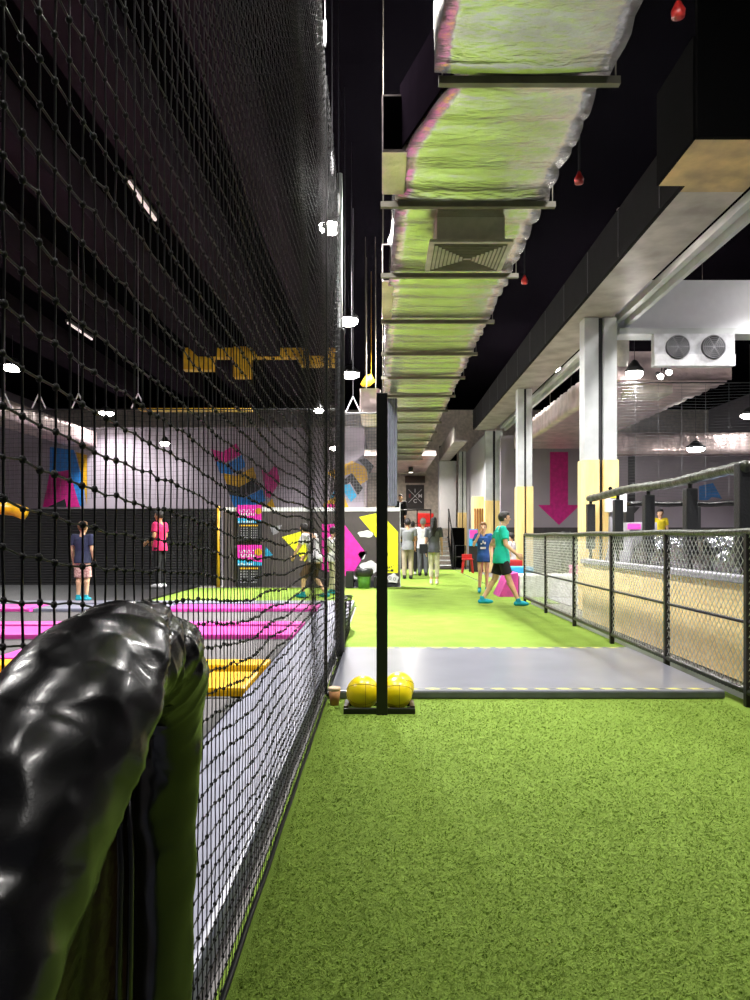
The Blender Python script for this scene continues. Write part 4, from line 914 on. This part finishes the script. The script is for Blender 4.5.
person('girl in blue printed t-shirt standing and holding a hand to her mouth', 2.08, 15.6, 1.44, R_(170), hs=1.2, hair='hair_brown', hairstyle='short', top='royal', bottom='navy', leglen=.2, hemdrop=.09, slim=.88, shoe='teal_sock', extras=print_front,
    pose=dict(elR=(.15,.05,.68), wrR=(.06,.11,.83), knR=(.05,.03,.285), anR=(.06,.04,.05)))
person('child in white t-shirt with dark hair behind the walker', 2.93, 17.2, 1.24, R_(60), hs=1.2, top='whitecloth', bottom='blackcloth', leglen=.9, shoe='blackcloth')
person('man in grey t-shirt and khaki trousers seen from behind', .70, 20.7, 1.65, R_(8), top='greycloth', bottom='khaki', leglen=.98, shoe='blackcloth', skin='skin_tan', pose=dict(wrR=(.07,.12,.62), wrL=(-.07,.12,.62), elR=(.14,.01,.65), elL=(-.14,.01,.65)))
person('person in black between the man in grey and the man in white', .93, 22.9, 1.62, R_(-5), slim=.8, top='blackcloth', bottom='blackcloth', leglen=.98, shoe='white', sleeve=1.2)
person('grey haired man in white shirt and dark trousers seen from behind', 1.20, 22.3, 1.70, R_(-12), hair='hair_grey', top='whitecloth', bottom='darkgreycloth', leglen=.98, shoe='blackcloth', skin='skin_tan')
def bag(t, J, k):
    b_ = obj('shoulder_bag', MB().box(-.24*k, -.10*k, -.13*k, -.05*k, .46*k, .60*k, .02), 'blackcloth', t, local=True)
    obj('strap', MB().tube([(-.16*k,0,.57*k),(-.08*k,-.085*k,.66*k),(.02*k,-.09*k,.76*k),(.08*k,-.05*k,.84*k),(.085*k,.03*k,.83*k)], .008, 8), 'blackcloth', b_, True, local=True)
person('long haired woman with black shoulder bag and cream cropped trousers', 1.235, 18.1, 1.62, R_(-8), hairstyle='long', top='darkgreycloth', bottom='cream', leglen=.72, shoe='cream', extras=bag, slim=.84, pose=dict(anL=(-.05,.05,.05), knL=(-.05,.05,.29)))
person('person in dark clothes leaning on the railing of the landing', .72, 29.0, 1.62, R_(150), top='blackcloth', bottom='blackcloth', leglen=.98, shoe='blackcloth', z=1.15, sleeve=1.2)
person('boy in navy t-shirt and floral shorts standing on trampolines, seen from behind', -5.2, 13.2, 1.38, R_(-8), hs=1.22, hair='hair_brown', top='navy', bottom='floral', leglen=.5, shoe='teal_sock', z=.03)
person('staff member in pink t-shirt and black trousers in front of black wall', -4.85, 16.6, 1.70, R_(75), top='pinkcloth', bottom='blackcloth', leglen=.98, shoe='white', z=.03, skin='skin_tan', pose=dict(wrR=(.1,.13,.58), wrL=(-.1,.13,.58), elR=(.14,0,.66), elL=(-.14,0,.66)))
person('person in white top and brown shorts leaning behind the net', -1.28, 14.3, 1.5, R_(60), top='whitecloth', bottom='browncloth', leglen=.55, shoe='teal_sock', pose=dict(pel=(0,-.02,.5), chest=(0,.03,.68), neck=(0,.1,.79), head=(0,.15,.86), shR=(.11,.07,.77), shL=(-.11,.07,.77), elR=(.14,.14,.62), wrR=(.12,.22,.52), elL=(-.14,.14,.62), wrL=(-.12,.22,.52), knR=(.08,.06,.27), anR=(.12,-.1,.05), hiR=(.05,-.02,.49), hiL=(-.05,-.02,.49), knL=(-.08,.1,.27), anL=(-.1,.1,.05)))
def wrist(t, J, k): obj('yellow_wristband', MB().tube([J['elR']+(J['wrR']-J['elR'])*.3, J['elR']+(J['wrR']-J['elR'])*.9], [.036*k,.03*k], 12), 'yellow', t, True, local=True)
person('person in cream trousers with yellow sleeve between net and black pole', -.98, 15.3, 1.35, R_(-60), top='whitecloth', bottom='cream', leglen=.95, shoe='teal_sock', extras=wrist)
person('small child in yellow t-shirt behind the padded rail', px(660,0,16)[0], 16.0, 1.1, R_(175), hs=1.3, top='yellowcloth', bottom='blackcloth', leglen=.9, shoe='blackcloth', z=.62)
tag(obj('platform_block', MB().box(5.0, 6.8, 15.5, 16.8, 0, .62, .02), 'dark_grey'), 'dark platform under the child in yellow', 'platform')

# ================================================================ TURF PILE (near part, where single blades show)
n = 210000
u = rng.random(n); y0, y1 = 1.55, 5.36
Yb = 1/(1/y0-u*(1/y0-1/y1)); Xb = rng.uniform(-.37, 2.38, n)
keep = ~((np.abs(Xb+.02) < .27)&(Yb > 4.9)); Xb, Yb = Xb[keep], Yb[keep]; n = len(Xb)
hgt = rng.uniform(.004, .010, n); wd = rng.uniform(.0012, .0024, n)*(.6+.28*Yb); an = rng.uniform(0, PI, n)
lean = rng.normal(0, .012, (n, 2)); lean[:,0] += .002
B0 = np.stack([Xb-np.cos(an)*wd, Yb-np.sin(an)*wd, np.zeros(n)], 1); B1 = np.stack([Xb+np.cos(an)*wd, Yb+np.sin(an)*wd, np.zeros(n)], 1)
B2 = np.stack([Xb+lean[:,0], Yb+lean[:,1], hgt], 1)
Vt = np.stack([B0,B1,B2], 1).reshape(-1,3); Ft = np.arange(3*n).reshape(-1,3)
tag(obj('turf_pile', (Vt, Ft), 'blade'), 'short green turf blades in the near part of the turf', 'turf pile', kind='stuff')
